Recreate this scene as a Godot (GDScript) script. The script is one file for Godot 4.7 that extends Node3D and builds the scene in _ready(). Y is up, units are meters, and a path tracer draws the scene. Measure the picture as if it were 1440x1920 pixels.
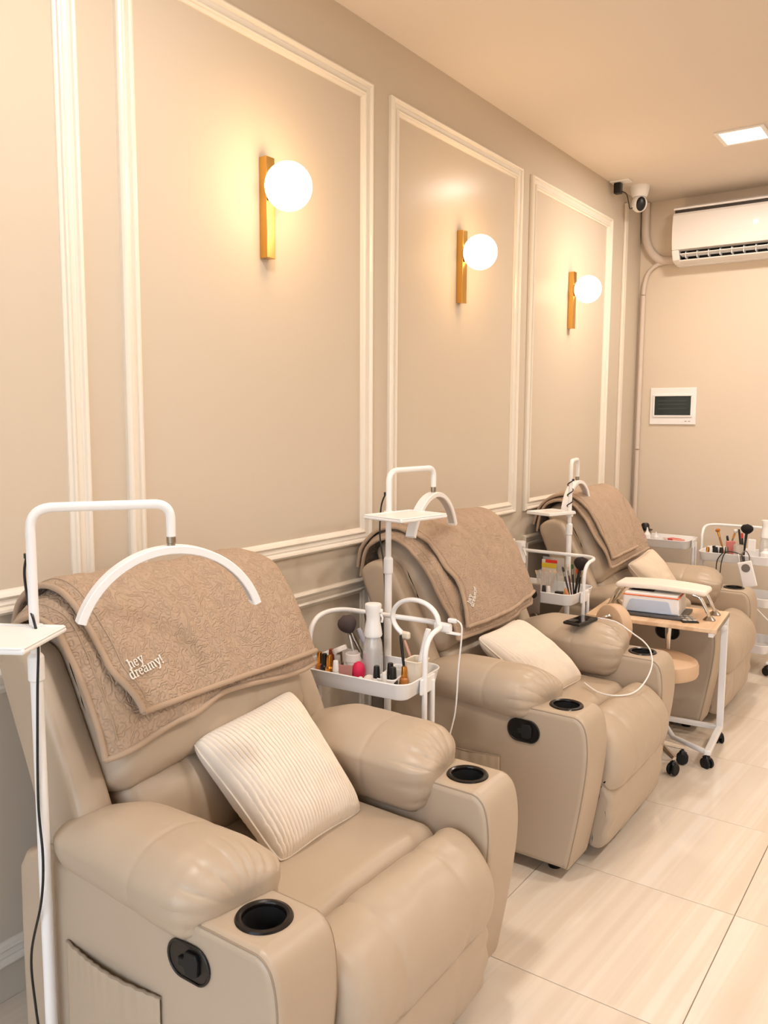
extends Node3D
# A nail and lash salon: three leather recliners along a panelled wall.
# x = distance from the panelled wall, y = up, -z = away from the camera. Metres.

const CEIL := 2.937
const ZBACK := -5.725
const XRIGHT := 3.7
const ZFRONT := 1.9

var M := {}
var used := {}
var rng := RandomNumberGenerator.new()

# ------------------------------------------------------------------ mesh builder
class MB:
	var v := PackedVector3Array()
	var n := PackedVector3Array()
	var uv := PackedVector2Array()
	var ix := PackedInt32Array()
	var xf := Transform3D.IDENTITY

	func emit(p: PackedVector3Array, t: PackedInt32Array, uvs: PackedVector2Array, closed := true) -> void:
		var q := PackedVector3Array()
		q.resize(p.size())
		for i in p.size():
			q[i] = xf * p[i]
		if closed:
			var vol := 0.0
			var k := 0
			while k < t.size():
				vol += q[t[k]].dot(q[t[k + 1]].cross(q[t[k + 2]]))
				k += 3
			if vol > 0.0:
				k = 0
				while k < t.size():
					var s := t[k + 1]
					t[k + 1] = t[k + 2]
					t[k + 2] = s
					k += 3
		var nn := PackedVector3Array()
		nn.resize(p.size())
		var j := 0
		while j < t.size():
			var a := t[j]
			var b := t[j + 1]
			var c := t[j + 2]
			var f := (q[c] - q[a]).cross(q[b] - q[a])
			nn[a] += f
			nn[b] += f
			nn[c] += f
			j += 3
		var base := v.size()
		for i in p.size():
			var m := nn[i]
			n.append(m.normalized() if m.length_squared() > 1e-20 else Vector3.UP)
		v.append_array(q)
		if uvs.size() == p.size():
			uv.append_array(uvs)
		else:
			for i in p.size():
				uv.append(Vector2(p[i].x + p[i].z, p[i].y))
		for i in t:
			ix.append(base + i)

	func grid(nu: int, nv: int, f: Callable, wu := false, wv := false, closed := false, us := 1.0, vs := 1.0) -> void:
		var p := PackedVector3Array()
		var uvs := PackedVector2Array()
		var cu := nu if wu else nu + 1
		var cv := nv if wv else nv + 1
		for j in cv:
			for i in cu:
				var a := float(i) / nu
				var b := float(j) / nv
				p.append(f.call(a, b))
				uvs.append(Vector2(a * us, b * vs))
		var t := PackedInt32Array()
		for j in nv:
			for i in nu:
				var a := j * cu + i
				var b := j * cu + (i + 1) % cu
				var c := ((j + 1) % cv) * cu + (i + 1) % cu
				var d := ((j + 1) % cv) * cu + i
				t.append_array(PackedInt32Array([a, b, c, a, c, d]))
		emit(p, t, uvs, closed)

	# closed sheet of thickness th around the surface f
	func sheet(nu: int, nv: int, f: Callable, th: float, us := 1.0, vs := 1.0) -> void:
		var p := PackedVector3Array()
		for j in nv + 1:
			for i in nu + 1:
				p.append(f.call(float(i) / nu, float(j) / nv))
		var w := nu + 1
		var nn := PackedVector3Array()
		for j in nv + 1:
			for i in nu + 1:
				var du: Vector3 = p[j * w + mini(i + 1, nu)] - p[j * w + maxi(i - 1, 0)]
				var dv: Vector3 = p[mini(j + 1, nv) * w + i] - p[maxi(j - 1, 0) * w + i]
				nn.append(du.cross(dv).normalized())
		var q := PackedVector3Array()
		var uvs := PackedVector2Array()
		for s in 2:
			for k in p.size():
				q.append(p[k] + nn[k] * (0.0 if s == 0 else -th))
				uvs.append(Vector2(float(k % w) / nu * us, float(k / w) / nv * vs))
		var t := PackedInt32Array()
		var off := p.size()
		for j in nv:
			for i in nu:
				var a := j * w + i
				t.append_array(PackedInt32Array([a, a + 1, a + w + 1, a, a + w + 1, a + w]))
				t.append_array(PackedInt32Array([off + a, off + a + w + 1, off + a + 1, off + a, off + a + w, off + a + w + 1]))
		for i in nu:
			for e in [0, nv * w]:
				var a: int = e + i
				var b: int = e + i + 1
				if e == 0:
					t.append_array(PackedInt32Array([a, off + a, off + b, a, off + b, b]))
				else:
					t.append_array(PackedInt32Array([a, off + b, off + a, a, b, off + b]))
		for j in nv:
			for e in [0, nu]:
				var a: int = j * w + e
				var b: int = (j + 1) * w + e
				if e == 0:
					t.append_array(PackedInt32Array([a, off + b, off + a, a, b, off + b]))
				else:
					t.append_array(PackedInt32Array([a, off + a, off + b, a, off + b, b]))
		emit(q, t, uvs, true)

	func _lines(h: float, r: float, seg: int, mid: int) -> PackedFloat32Array:
		var o := PackedFloat32Array()
		for k in range(seg, 0, -1):
			o.append(-(h - r) - r * tan(k * PI / 4.0 / seg))
		for k in mid + 1:
			o.append(lerpf(-(h - r), h - r, float(k) / mid))
		for k in range(1, seg + 1):
			o.append(h - r + r * tan(k * PI / 4.0 / seg))
		return o

	# rounded box around c, optionally deformed by f(point)
	func rbox(c: Vector3, size: Vector3, r: float, seg := 2, mid := Vector3i(1, 1, 1), f = null) -> void:
		var h := size * 0.5
		r = minf(r, minf(h.x, minf(h.y, h.z)) * 0.999)
		var L := [_lines(h.x, r, seg, mid.x), _lines(h.y, r, seg, mid.y), _lines(h.z, r, seg, mid.z)]
		var keys := {}
		var p := PackedVector3Array()
		var t := PackedInt32Array()
		var inner := h - Vector3(r, r, r)
		for ax in 3:
			var A: PackedFloat32Array = L[(ax + 1) % 3]
			var B: PackedFloat32Array = L[(ax + 2) % 3]
			for sg in [-1.0, 1.0]:
				var id := PackedInt32Array()
				for b in B.size():
					for a in A.size():
						var q := Vector3()
						q[ax] = h[ax] * sg
						q[(ax + 1) % 3] = A[a]
						q[(ax + 2) % 3] = B[b]
						var key := Vector3i((q * 200000.0).round())
						if not keys.has(key):
							keys[key] = p.size()
							var cl := q.clamp(-inner, inner)
							var d := q - cl
							var w := cl + d.normalized() * r + c
							p.append(f.call(w) if f != null else w)
						id.append(keys[key])
				var na := A.size()
				for b in B.size() - 1:
					for a in na - 1:
						var i := b * na + a
						if sg > 0:
							t.append_array(PackedInt32Array([id[i], id[i + 1], id[i + na + 1], id[i], id[i + na + 1], id[i + na]]))
						else:
							t.append_array(PackedInt32Array([id[i], id[i + na + 1], id[i + 1], id[i], id[i + na], id[i + na + 1]]))
		emit(p, t, PackedVector2Array(), true)

	func tube(pts: PackedVector3Array, rad, sides := 10, cap := true) -> void:
		var m := pts.size()
		var p := PackedVector3Array()
		var t := PackedInt32Array()
		var tan0 := (pts[1] - pts[0]).normalized()
		var up := Vector3.UP if absf(tan0.y) < 0.9 else Vector3.RIGHT
		var side := tan0.cross(up).normalized()
		for i in m:
			var tg: Vector3 = (pts[mini(i + 1, m - 1)] - pts[maxi(i - 1, 0)]).normalized()
			side = (side - tg * side.dot(tg)).normalized()
			var u2 := tg.cross(side)
			var r: float = rad if rad is float else rad[i]
			for k in sides:
				var a := TAU * k / sides
				p.append(pts[i] + (side * cos(a) + u2 * sin(a)) * r)
		for i in m - 1:
			for k in sides:
				var a := i * sides + k
				var b := i * sides + (k + 1) % sides
				t.append_array(PackedInt32Array([a, b, b + sides, a, b + sides, a + sides]))
		if cap:
			for e in 2:
				var s0 := 0 if e == 0 else (m - 1) * sides
				var c0 := p.size()
				p.append(pts[0] if e == 0 else pts[m - 1])
				for k in sides:
					p.append(p[s0 + k])
				for k in sides:
					if e == 0:
						t.append_array(PackedInt32Array([c0, c0 + 1 + (k + 1) % sides, c0 + 1 + k]))
					else:
						t.append_array(PackedInt32Array([c0, c0 + 1 + k, c0 + 1 + (k + 1) % sides]))
		emit(p, t, PackedVector2Array(), true)

	# lathe around y through c; profile of (radius, y) points; hard corners past 35 degrees
	func lathe(c: Vector3, prof: Array, sides := 24, squash := Vector2(1, 1)) -> void:
		var rings: Array = []
		for i in prof.size():
			rings.append(prof[i])
			if i > 0 and i < prof.size() - 1:
				var a: Vector2 = (prof[i] - prof[i - 1]).normalized()
				var b: Vector2 = (prof[i + 1] - prof[i]).normalized()
				if a.dot(b) < 0.82:
					rings.append(null)
					rings.append(prof[i])
		var p := PackedVector3Array()
		var t := PackedInt32Array()
		var prev := -1
		for rr in rings:
			if rr == null:
				prev = -1
				continue
			var base := p.size()
			for k in sides:
				var a := TAU * k / sides
				p.append(c + Vector3(cos(a) * rr.x * squash.x, rr.y, sin(a) * rr.x * squash.y))
			if prev >= 0:
				for k in sides:
					var k2 := (k + 1) % sides
					t.append_array(PackedInt32Array([prev + k, prev + k2, base + k2, prev + k, base + k2, base + k]))
			prev = base
		emit(p, t, PackedVector2Array(), true)

	# polygon (x, y) extruded along z with a small bevel; every edge hard
	func prism(poly: PackedVector2Array, z0: float, z1: float, bev := 0.0) -> void:
		var m := poly.size()
		var ins := PackedVector2Array()
		var area := 0.0
		for i in m:
			area += poly[i].cross(poly[(i + 1) % m])
		var sg := 1.0 if area > 0 else -1.0
		for i in m:
			var e1 := (poly[i] - poly[(i + m - 1) % m]).normalized()
			var e2 := (poly[(i + 1) % m] - poly[i]).normalized()
			var n1 := Vector2(-e1.y, e1.x) * sg
			var n2 := Vector2(-e2.y, e2.x) * sg
			var bis := (n1 + n2).normalized()
			ins.append(poly[i] + bis * bev / maxf(0.35, bis.dot(n1)))
		var rings := [[ins, z0], [poly, z0 + bev], [poly, z1 - bev], [ins, z1]] if bev > 0 else [[poly, z0], [poly, z1]]
		var p := PackedVector3Array()
		var t := PackedInt32Array()
		for k in rings.size() - 1:
			for i in m:
				var j := (i + 1) % m
				var b := p.size()
				var A: Vector2 = rings[k][0][i]
				var B: Vector2 = rings[k][0][j]
				var Cc: Vector2 = rings[k + 1][0][j]
				var D: Vector2 = rings[k + 1][0][i]
				p.append_array(PackedVector3Array([Vector3(A.x, A.y, rings[k][1]), Vector3(B.x, B.y, rings[k][1]), Vector3(Cc.x, Cc.y, rings[k + 1][1]), Vector3(D.x, D.y, rings[k + 1][1])]))
				t.append_array(PackedInt32Array([b, b + 1, b + 2, b, b + 2, b + 3]))
		var tri := Geometry2D.triangulate_polygon(ins if bev > 0 else poly)
		for e in 2:
			var b := p.size()
			var src: PackedVector2Array = ins if bev > 0 else poly
			for q in src:
				p.append(Vector3(q.x, q.y, z0 if e == 0 else z1))
			var k := 0
			while k < tri.size():
				var w := (src[tri[k + 1]] - src[tri[k]]).cross(src[tri[k + 2]] - src[tri[k]])
				var ccw := (w > 0) == (sg > 0)
				if (e == 0) == ccw:
					t.append_array(PackedInt32Array([b + tri[k], b + tri[k + 2], b + tri[k + 1]]))
				else:
					t.append_array(PackedInt32Array([b + tri[k], b + tri[k + 1], b + tri[k + 2]]))
				k += 3
		emit(p, t, PackedVector2Array(), true)

	# smooth closed profile (x, y) swept along z; rings of [z, inset]; f(point, ring) may move points
	func sweep(poly: PackedVector2Array, rings: Array, f = null, skip := PackedInt32Array()) -> void:
		var m := poly.size()
		var area := 0.0
		var cen := Vector2()
		for i in m:
			area += poly[i].cross(poly[(i + 1) % m])
			cen += poly[i] / m
		var sg := 1.0 if area > 0 else -1.0
		var nr := PackedVector2Array()
		for i in m:
			var e := (poly[(i + 1) % m] - poly[(i + m - 1) % m]).normalized()
			nr.append(Vector2(-e.y, e.x) * sg)
		var p := PackedVector3Array()
		var t := PackedInt32Array()
		for r in rings:
			for i in m:
				var q: Vector2 = poly[i] + nr[i] * r[1]
				var w := Vector3(q.x, q.y, r[0])
				p.append(f.call(w) if f != null else w)
		for k in rings.size() - 1:
			for i in m:
				if skip.size() == 2 and i == skip[0] and k == skip[1]:
					continue
				var a := k * m + i
				var b := k * m + (i + 1) % m
				t.append_array(PackedInt32Array([a, b, b + m, a, b + m, a + m]))
		for e in 2:
			var s0 := 0 if e == 0 else (rings.size() - 1) * m
			var ring2 := PackedVector2Array()
			for i in m:
				ring2.append(poly[i] + nr[i] * rings[0 if e == 0 else rings.size() - 1][1])
			var tri := Geometry2D.triangulate_polygon(poly)
			var k := 0
			while k < tri.size():
				var w := (ring2[tri[k + 1]] - ring2[tri[k]]).cross(ring2[tri[k + 2]] - ring2[tri[k]])
				var ccw := (w > 0) == (sg > 0)
				if (e == 0) == ccw:
					t.append_array(PackedInt32Array([s0 + tri[k], s0 + tri[k + 2], s0 + tri[k + 1]]))
				else:
					t.append_array(PackedInt32Array([s0 + tri[k], s0 + tri[k + 1], s0 + tri[k + 2]]))
				k += 3
		if sg < 0:
			var k := 0
			while k < t.size():
				var s := t[k + 1]
				t[k + 1] = t[k + 2]
				t[k + 2] = s
				k += 3
		emit(p, t, PackedVector2Array(), true)

	func mesh() -> ArrayMesh:
		var a := []
		a.resize(Mesh.ARRAY_MAX)
		a[Mesh.ARRAY_VERTEX] = v
		a[Mesh.ARRAY_NORMAL] = n
		a[Mesh.ARRAY_TEX_UV] = uv
		a[Mesh.ARRAY_INDEX] = ix
		var m := ArrayMesh.new()
		m.add_surface_from_arrays(Mesh.PRIMITIVE_TRIANGLES, a)
		return m

# ------------------------------------------------------------------ scene helpers
func numbered(called: String) -> String:
	if not used.has(called):
		used[called] = 0
		return called
	used[called] += 1
	return "%s_%03d" % [called, used[called]]

func tag(o: Node, label: String, category: String, group := "") -> Node:
	o.set_meta("label", label)
	o.set_meta("category", category)
	if group != "":
		o.set_meta("group", group)
	return o

func thing(called: String, label: String, category: String, at := Vector3.ZERO, turn := 0.0, group := "") -> Node3D:
	var o := Node3D.new()
	o.name = numbered(called)
	add_child(o)
	o.position = at
	o.rotation.y = turn
	tag(o, label, category, group)
	return o

func structure(called: String) -> Node3D:
	var o := Node3D.new()
	o.name = called
	add_child(o)
	o.set_meta("kind", "structure")
	return o

func put(b: MB, called: String, m: Material, parent: Node = self) -> MeshInstance3D:
	return put_mesh(b.mesh(), called, m, parent)

func put_mesh(ms: Mesh, called: String, m: Material, parent: Node = self, at := Transform3D.IDENTITY) -> MeshInstance3D:
	var o := MeshInstance3D.new()
	o.mesh = ms
	o.material_override = m
	o.name = numbered(called) if parent == self else called
	parent.add_child(o, true)
	o.transform = at
	o.cast_shadow = GeometryInstance3D.SHADOW_CASTING_SETTING_ON
	return o

func struct_mesh(b: MB, called: String, m: Material) -> MeshInstance3D:
	var o := put(b, called, m)
	o.set_meta("kind", "structure")
	return o

func copy(o: Node3D, label: String, at: Vector3) -> Node3D:
	var c: Node3D = o.duplicate()
	c.name = numbered(String(o.name).rstrip("0123456789").rstrip("_"))
	add_child(c)
	c.position = at
	c.set_meta("label", label)
	return c

func box(c: Vector3, s: Vector3, r := 0.002, seg := 1) -> MB:
	var b := MB.new()
	b.rbox(c, s, r, seg)
	return b

# closed Catmull-Rom through 2D points
func smooth2(pts: Array, sub := 6) -> PackedVector2Array:
	var o := PackedVector2Array()
	var m := pts.size()
	for i in m:
		for k in sub:
			o.append(pts[i].cubic_interpolate(pts[(i + 1) % m], pts[(i + m - 1) % m], pts[(i + 2) % m], float(k) / sub))
	return o

# open Catmull-Rom through 3D points
func path3(pts: Array, sub := 6) -> PackedVector3Array:
	var o := PackedVector3Array()
	var m := pts.size()
	for i in m - 1:
		for k in sub:
			o.append(pts[i].cubic_interpolate(pts[i + 1], pts[maxi(i - 1, 0)], pts[mini(i + 2, m - 1)], float(k) / sub))
	o.append(pts[m - 1])
	return o

# straight legs joined by round bends of radius r
func bent(pts: Array, r: float, sub := 6) -> PackedVector3Array:
	var o := PackedVector3Array([pts[0]])
	for i in range(1, pts.size() - 1):
		var a: Vector3 = (pts[i - 1] - pts[i])
		var b: Vector3 = (pts[i + 1] - pts[i])
		var d := minf(r, minf(a.length(), b.length()) * 0.49)
		var p0: Vector3 = pts[i] + a.normalized() * d
		var p1: Vector3 = pts[i] + b.normalized() * d
		for k in sub + 1:
			var t := float(k) / sub
			o.append(p0.lerp(pts[i], t).lerp((pts[i] as Vector3).lerp(p1, t), t))
	o.append(pts[pts.size() - 1])
	return o

func mat(c: Color, rough := 0.5, metal := 0.0) -> StandardMaterial3D:
	var m := StandardMaterial3D.new()
	m.albedo_color = c
	m.roughness = rough
	m.metallic = metal
	return m

func noise_img(seed_: int, freq: float, w: int, h: int, oct := 4, type := FastNoiseLite.TYPE_SIMPLEX_SMOOTH) -> Image:
	var f := FastNoiseLite.new()
	f.seed = seed_
	f.noise_type = type
	f.frequency = freq
	f.fractal_octaves = oct
	return f.get_seamless_image(w, h)

func bump_tex(im: Image, strength: float) -> ImageTexture:
	var q := im.duplicate()
	q.convert(Image.FORMAT_RGBA8)
	q.bump_map_to_normal_map(strength)
	return ImageTexture.create_from_image(q)

func ramp_tex(im: Image, cols: Array) -> ImageTexture:
	var g := Gradient.new()
	g.offsets = PackedFloat32Array(cols.map(func(c): return c[0]))
	g.colors = PackedColorArray(cols.map(func(c): return c[1]))
	var o := Image.create(im.get_width(), im.get_height(), false, Image.FORMAT_RGB8)
	for y in im.get_height():
		for x in im.get_width():
			o.set_pixel(x, y, g.sample(im.get_pixel(x, y).r))
	return ImageTexture.create_from_image(o)

func glassy(c: Color, alpha: float, rough := 0.05) -> StandardMaterial3D:
	var m := mat(Color(c.r, c.g, c.b, alpha), rough)
	m.transparency = BaseMaterial3D.TRANSPARENCY_ALPHA
	return m

func make_materials() -> void:
	# painted surfaces
	M.wall = mat(Color(0.80, 0.75, 0.68), 0.22)
	M.wall.metallic_specular = 0.12
	var orange_peel := noise_img(3, 0.03, 512, 512, 3)
	M.wall.normal_enabled = true
	M.wall.normal_texture = bump_tex(orange_peel, 1.0)
	M.wall.normal_scale = 0.05
	M.wall.uv1_triplanar = true
	M.wall.uv1_scale = Vector3(1.2, 1.2, 1.2)
	M.trim = mat(Color(0.90, 0.868, 0.815), 0.28)
	M.cream_paint = mat(Color(0.842, 0.785, 0.712), 0.45)
	M.ceiling = mat(Color(0.87, 0.83, 0.785), 0.8)
	M.grout = mat(Color(0.55, 0.49, 0.42), 0.8)
	# polished stone-look tiles, four cuts of the same streaked slab
	M.tile = []
	for k in 4:
		var long_streaks := noise_img(20 + k, 0.014, 512, 5, 5)
		long_streaks.resize(512, 512, Image.INTERPOLATE_CUBIC)
		var broad := noise_img(40 + k, 0.006, 512, 8, 3)
		broad.resize(512, 512, Image.INTERPOLATE_CUBIC)
		for y in 512:
			for x in 512:
				var a := long_streaks.get_pixel(x, y).r * 0.55 + broad.get_pixel(x, y).r * 0.45
				long_streaks.set_pixel(x, y, Color(a, a, a))
		var tm := mat(Color.WHITE, 0.07)
		tm.albedo_texture = ramp_tex(long_streaks, [[0.0, Color(0.845, 0.785, 0.71)], [0.36, Color(0.872, 0.818, 0.748)], [0.48, Color(0.89, 0.842, 0.778)], [0.60, Color(0.88, 0.828, 0.76)], [0.75, Color(0.905, 0.865, 0.81)], [1.0, Color(0.925, 0.89, 0.842)]])
		M.tile.append(tm)
	# leather
	var pores := noise_img(7, 0.06, 512, 512, 3, FastNoiseLite.TYPE_CELLULAR)
	var leather_n := bump_tex(pores, 2.0)
	M.leather = mat(Color(0.703, 0.634, 0.553), 0.40)
	M.leather.normal_enabled = true
	M.leather.normal_texture = leather_n
	M.leather.normal_scale = 0.10
	M.leather.uv1_triplanar = true
	M.leather.uv1_scale = Vector3(9, 9, 9)
	M.stitch = mat(Color(0.58, 0.515, 0.44), 0.6)
	M.pocket = mat(Color(0.70, 0.630, 0.545), 0.6)
	M.black = mat(Color(0.035, 0.034, 0.034), 0.32)
	M.matte_black = mat(Color(0.03, 0.03, 0.03), 0.7)
	M.cup_rim = mat(Color(0.12, 0.10, 0.09), 0.25, 0.4)
	M.under = mat(Color(0.46, 0.42, 0.37), 0.85)
	# metals and plastics
	M.white = mat(Color(0.925, 0.92, 0.915), 0.33)
	M.white_gloss = mat(Color(0.90, 0.88, 0.86), 0.14)
	M.cream_plastic = mat(Color(0.90, 0.85, 0.77), 0.4)
	M.pipe = mat(Color(0.82, 0.765, 0.715), 0.4)
	M.brass = mat(Color(0.80, 0.63, 0.34), 0.22, 1.0)
	M.chrome = mat(Color(0.86, 0.85, 0.83), 0.1, 1.0)
	M.steel = mat(Color(0.62, 0.58, 0.53), 0.3, 1.0)
	M.gold = mat(Color(0.86, 0.60, 0.28), 0.25, 1.0)
	# textiles
	var paisley := noise_img(11, 0.014, 512, 512, 2)
	var curl := noise_img(12, 0.035, 512, 512, 2, FastNoiseLite.TYPE_SIMPLEX)
	for y in 512:
		for x in 512:
			var a: float = absf(sin(paisley.get_pixel(x, y).r * 13.0 + curl.get_pixel(x, y).r * 3.0))
			paisley.set_pixel(x, y, Color(a, a, a))
	M.plush = mat(Color(0.685, 0.592, 0.505), 0.95)
	M.plush.normal_enabled = true
	M.plush.normal_texture = bump_tex(paisley, 3.0)
	M.plush.normal_scale = 1.0
	M.plush.uv1_scale = Vector3(2.6, 2.6, 1)
	M.plush.rim_enabled = true
	M.plush.rim = 0.5
	M.plush.rim_tint = 0.7
	M.plush_plain = mat(Color(0.68, 0.588, 0.50), 0.95)
	M.plush_plain.rim_enabled = true
	M.plush_plain.rim = 0.5
	M.plush_plain.rim_tint = 0.7
	M.thread = mat(Color(0.93, 0.90, 0.86), 0.7)
	M.corduroy = mat(Color(0.90, 0.852, 0.79), 0.95)
	M.corduroy.rim_enabled = true
	M.corduroy.rim = 0.3
	M.linen = mat(Color(0.84, 0.775, 0.69), 0.9)
	M.tan_vinyl = mat(Color(0.79, 0.67, 0.55), 0.5)

# ------------------------------------------------------------------ the room
func camera_and_light() -> void:
	var cam := Camera3D.new()
	cam.name = "camera"
	add_child(cam)
	cam.position = Vector3(1.9174, 1.489, 0.0)
	cam.rotation = Vector3(deg_to_rad(-6.504), deg_to_rad(35.262), deg_to_rad(0.295))
	cam.fov = 63.66
	cam.near = 0.02
	cam.current = true
	var we := WorldEnvironment.new()
	we.name = "environment"
	var e := Environment.new()
	e.background_mode = Environment.BG_SKY
	var sky := Sky.new()
	var sm := ProceduralSkyMaterial.new()
	sm.sky_top_color = Color(0.78, 0.86, 0.95)
	sm.sky_horizon_color = Color(0.90, 0.93, 0.96)
	sm.ground_horizon_color = Color(0.62, 0.60, 0.57)
	sm.ground_bottom_color = Color(0.50, 0.48, 0.45)
	sky.sky_material = sm
	e.sky = sky
	e.background_energy_multiplier = 5.2
	e.tonemap_mode = Environment.TONE_MAPPER_LINEAR
	e.tonemap_exposure = 1.2
	e.sdfgi_enabled = true
	e.ssao_enabled = true
	e.ssil_enabled = true
	we.environment = e
	add_child(we)

const LED := Color(1.0, 0.955, 0.915)
const BULB := Color(1.0, 0.80, 0.56)

func ceiling_panel(x: float, z: float, label: String) -> void:
	var t := thing("ceiling_light", label, "ceiling light", Vector3(x, CEIL, z), 0, "square recessed ceiling lights")
	var b := MB.new()
	for s in [[Vector3(0, -0.004, 0.109), Vector3(0.238, 0.008, 0.02)], [Vector3(0, -0.004, -0.109), Vector3(0.238, 0.008, 0.02)], [Vector3(0.109, -0.004, 0), Vector3(0.02, 0.008, 0.198)], [Vector3(-0.109, -0.004, 0), Vector3(0.02, 0.008, 0.198)]]:
		b.rbox(s[0], s[1], 0.0015, 1)
	put(b, "frame", M.white, t)
	var g := mat(Color(1, 0.97, 0.92), 0.6)
	g.emission_enabled = true
	g.emission = Color(1.0, 0.95, 0.88)
	g.emission_energy_multiplier = 2.2
	put(box(Vector3(0, -0.003, 0), Vector3(0.197, 0.003, 0.197), 0.001), "diffuser", g, t)
	var l := AreaLight3D.new()
	l.name = "light"
	l.area_size = Vector2(0.19, 0.19)
	l.light_color = LED
	l.light_energy = 1.9
	l.shadow_enabled = true
	l.set("area_range", 12.0)
	t.add_child(l)
	l.position = Vector3(0, -0.012, 0)
	l.rotation.x = -PI / 2

func frame_molding(called: String, z0: float, z1: float, y0: float, y1: float) -> void:
	var root := structure(called)
	var prof := [Vector2(0, 0), Vector2(0, .012), Vector2(.003, .018), Vector2(.009, .022), Vector2(.015, .020), Vector2(.018, .013), Vector2(.021, .011), Vector2(.026, .013), Vector2(.036, .010), Vector2(.039, .008), Vector2(.041, .013), Vector2(.046, .017), Vector2(.051, .015), Vector2(.053, .009), Vector2(.058, .007), Vector2(.061, .005), Vector2(.062, 0)]
	var cr := [Vector2(z0, y0), Vector2(z1, y0), Vector2(z1, y1), Vector2(z0, y1)]
	var inn := [Vector2(1, 1), Vector2(-1, 1), Vector2(-1, -1), Vector2(1, -1)]
	for s in 4:
		var b := MB.new()
		var e := (s + 1) % 4
		var n := prof.size()
		var p := PackedVector3Array()
		var t := PackedInt32Array()
		for k in n - 1:
			var base := p.size()
			for q in [prof[k], prof[k + 1]]:
				var a: Vector2 = cr[s] + inn[s] * q.x
				var c: Vector2 = cr[e] + inn[e] * q.x
				p.append(Vector3(q.y, a.y, a.x))
				p.append(Vector3(q.y, c.y, c.x))
			t.append_array(PackedInt32Array([base, base + 1, base + 3, base, base + 3, base + 2]))
		# the winding is checked against the profile's outward side
		var probe := (p[t[2]] - p[t[0]]).cross(p[t[1]] - p[t[0]])
		var outw: Vector2 = -inn[s]
		var side := Vector3(0, outw.y, 0) if s % 2 == 0 else Vector3(0, 0, outw.x)
		if probe.dot(side) < 0:
			var k := 0
			while k < t.size():
				var w := t[k + 1]
				t[k + 1] = t[k + 2]
				t[k + 2] = w
				k += 3
		# weld neighbours of the soft beads
		b.emit(p, t, PackedVector2Array(), false)
		put(b, "molding", M.trim, root)

func tile_mesh(sx: float, sz: float, u0: float, v0: float) -> ArrayMesh:
	var b := MB.new()
	var h := 0.008
	var e := 0.0008
	var P := func(x: float, y: float, z: float) -> Vector3: return Vector3(x, y, z)
	var lo := [Vector2(0, 0), Vector2(sx, 0), Vector2(sx, sz), Vector2(0, sz)]
	var hi := [Vector2(e, e), Vector2(sx - e, e), Vector2(sx - e, sz - e), Vector2(e, sz - e)]
	var p := PackedVector3Array()
	var uvs := PackedVector2Array()
	var t := PackedInt32Array()
	for q in hi:
		p.append(P.call(q.x, 0.0, q.y))
		uvs.append(Vector2(u0 + q.x / 0.6 + 0.07 * q.y / 0.6, v0 + q.y / 0.6))
	t.append_array(PackedInt32Array([0, 1, 2, 0, 2, 3]))
	for i in 4:
		var j := (i + 1) % 4
		var base := p.size()
		p.append_array(PackedVector3Array([P.call(hi[i].x, 0.0, hi[i].y), P.call(hi[j].x, 0.0, hi[j].y), P.call(lo[j].x, -e, lo[j].y), P.call(lo[i].x, -e, lo[i].y), P.call(lo[j].x, -h, lo[j].y), P.call(lo[i].x, -h, lo[i].y)]))
		for k in 6:
			uvs.append(Vector2(u0, v0))
		t.append_array(PackedInt32Array([base, base + 2, base + 1, base, base + 3, base + 2, base + 3, base + 4, base + 2, base + 3, base + 5, base + 4]))
	b.emit(p, t, uvs, false)
	return b.mesh()

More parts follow.
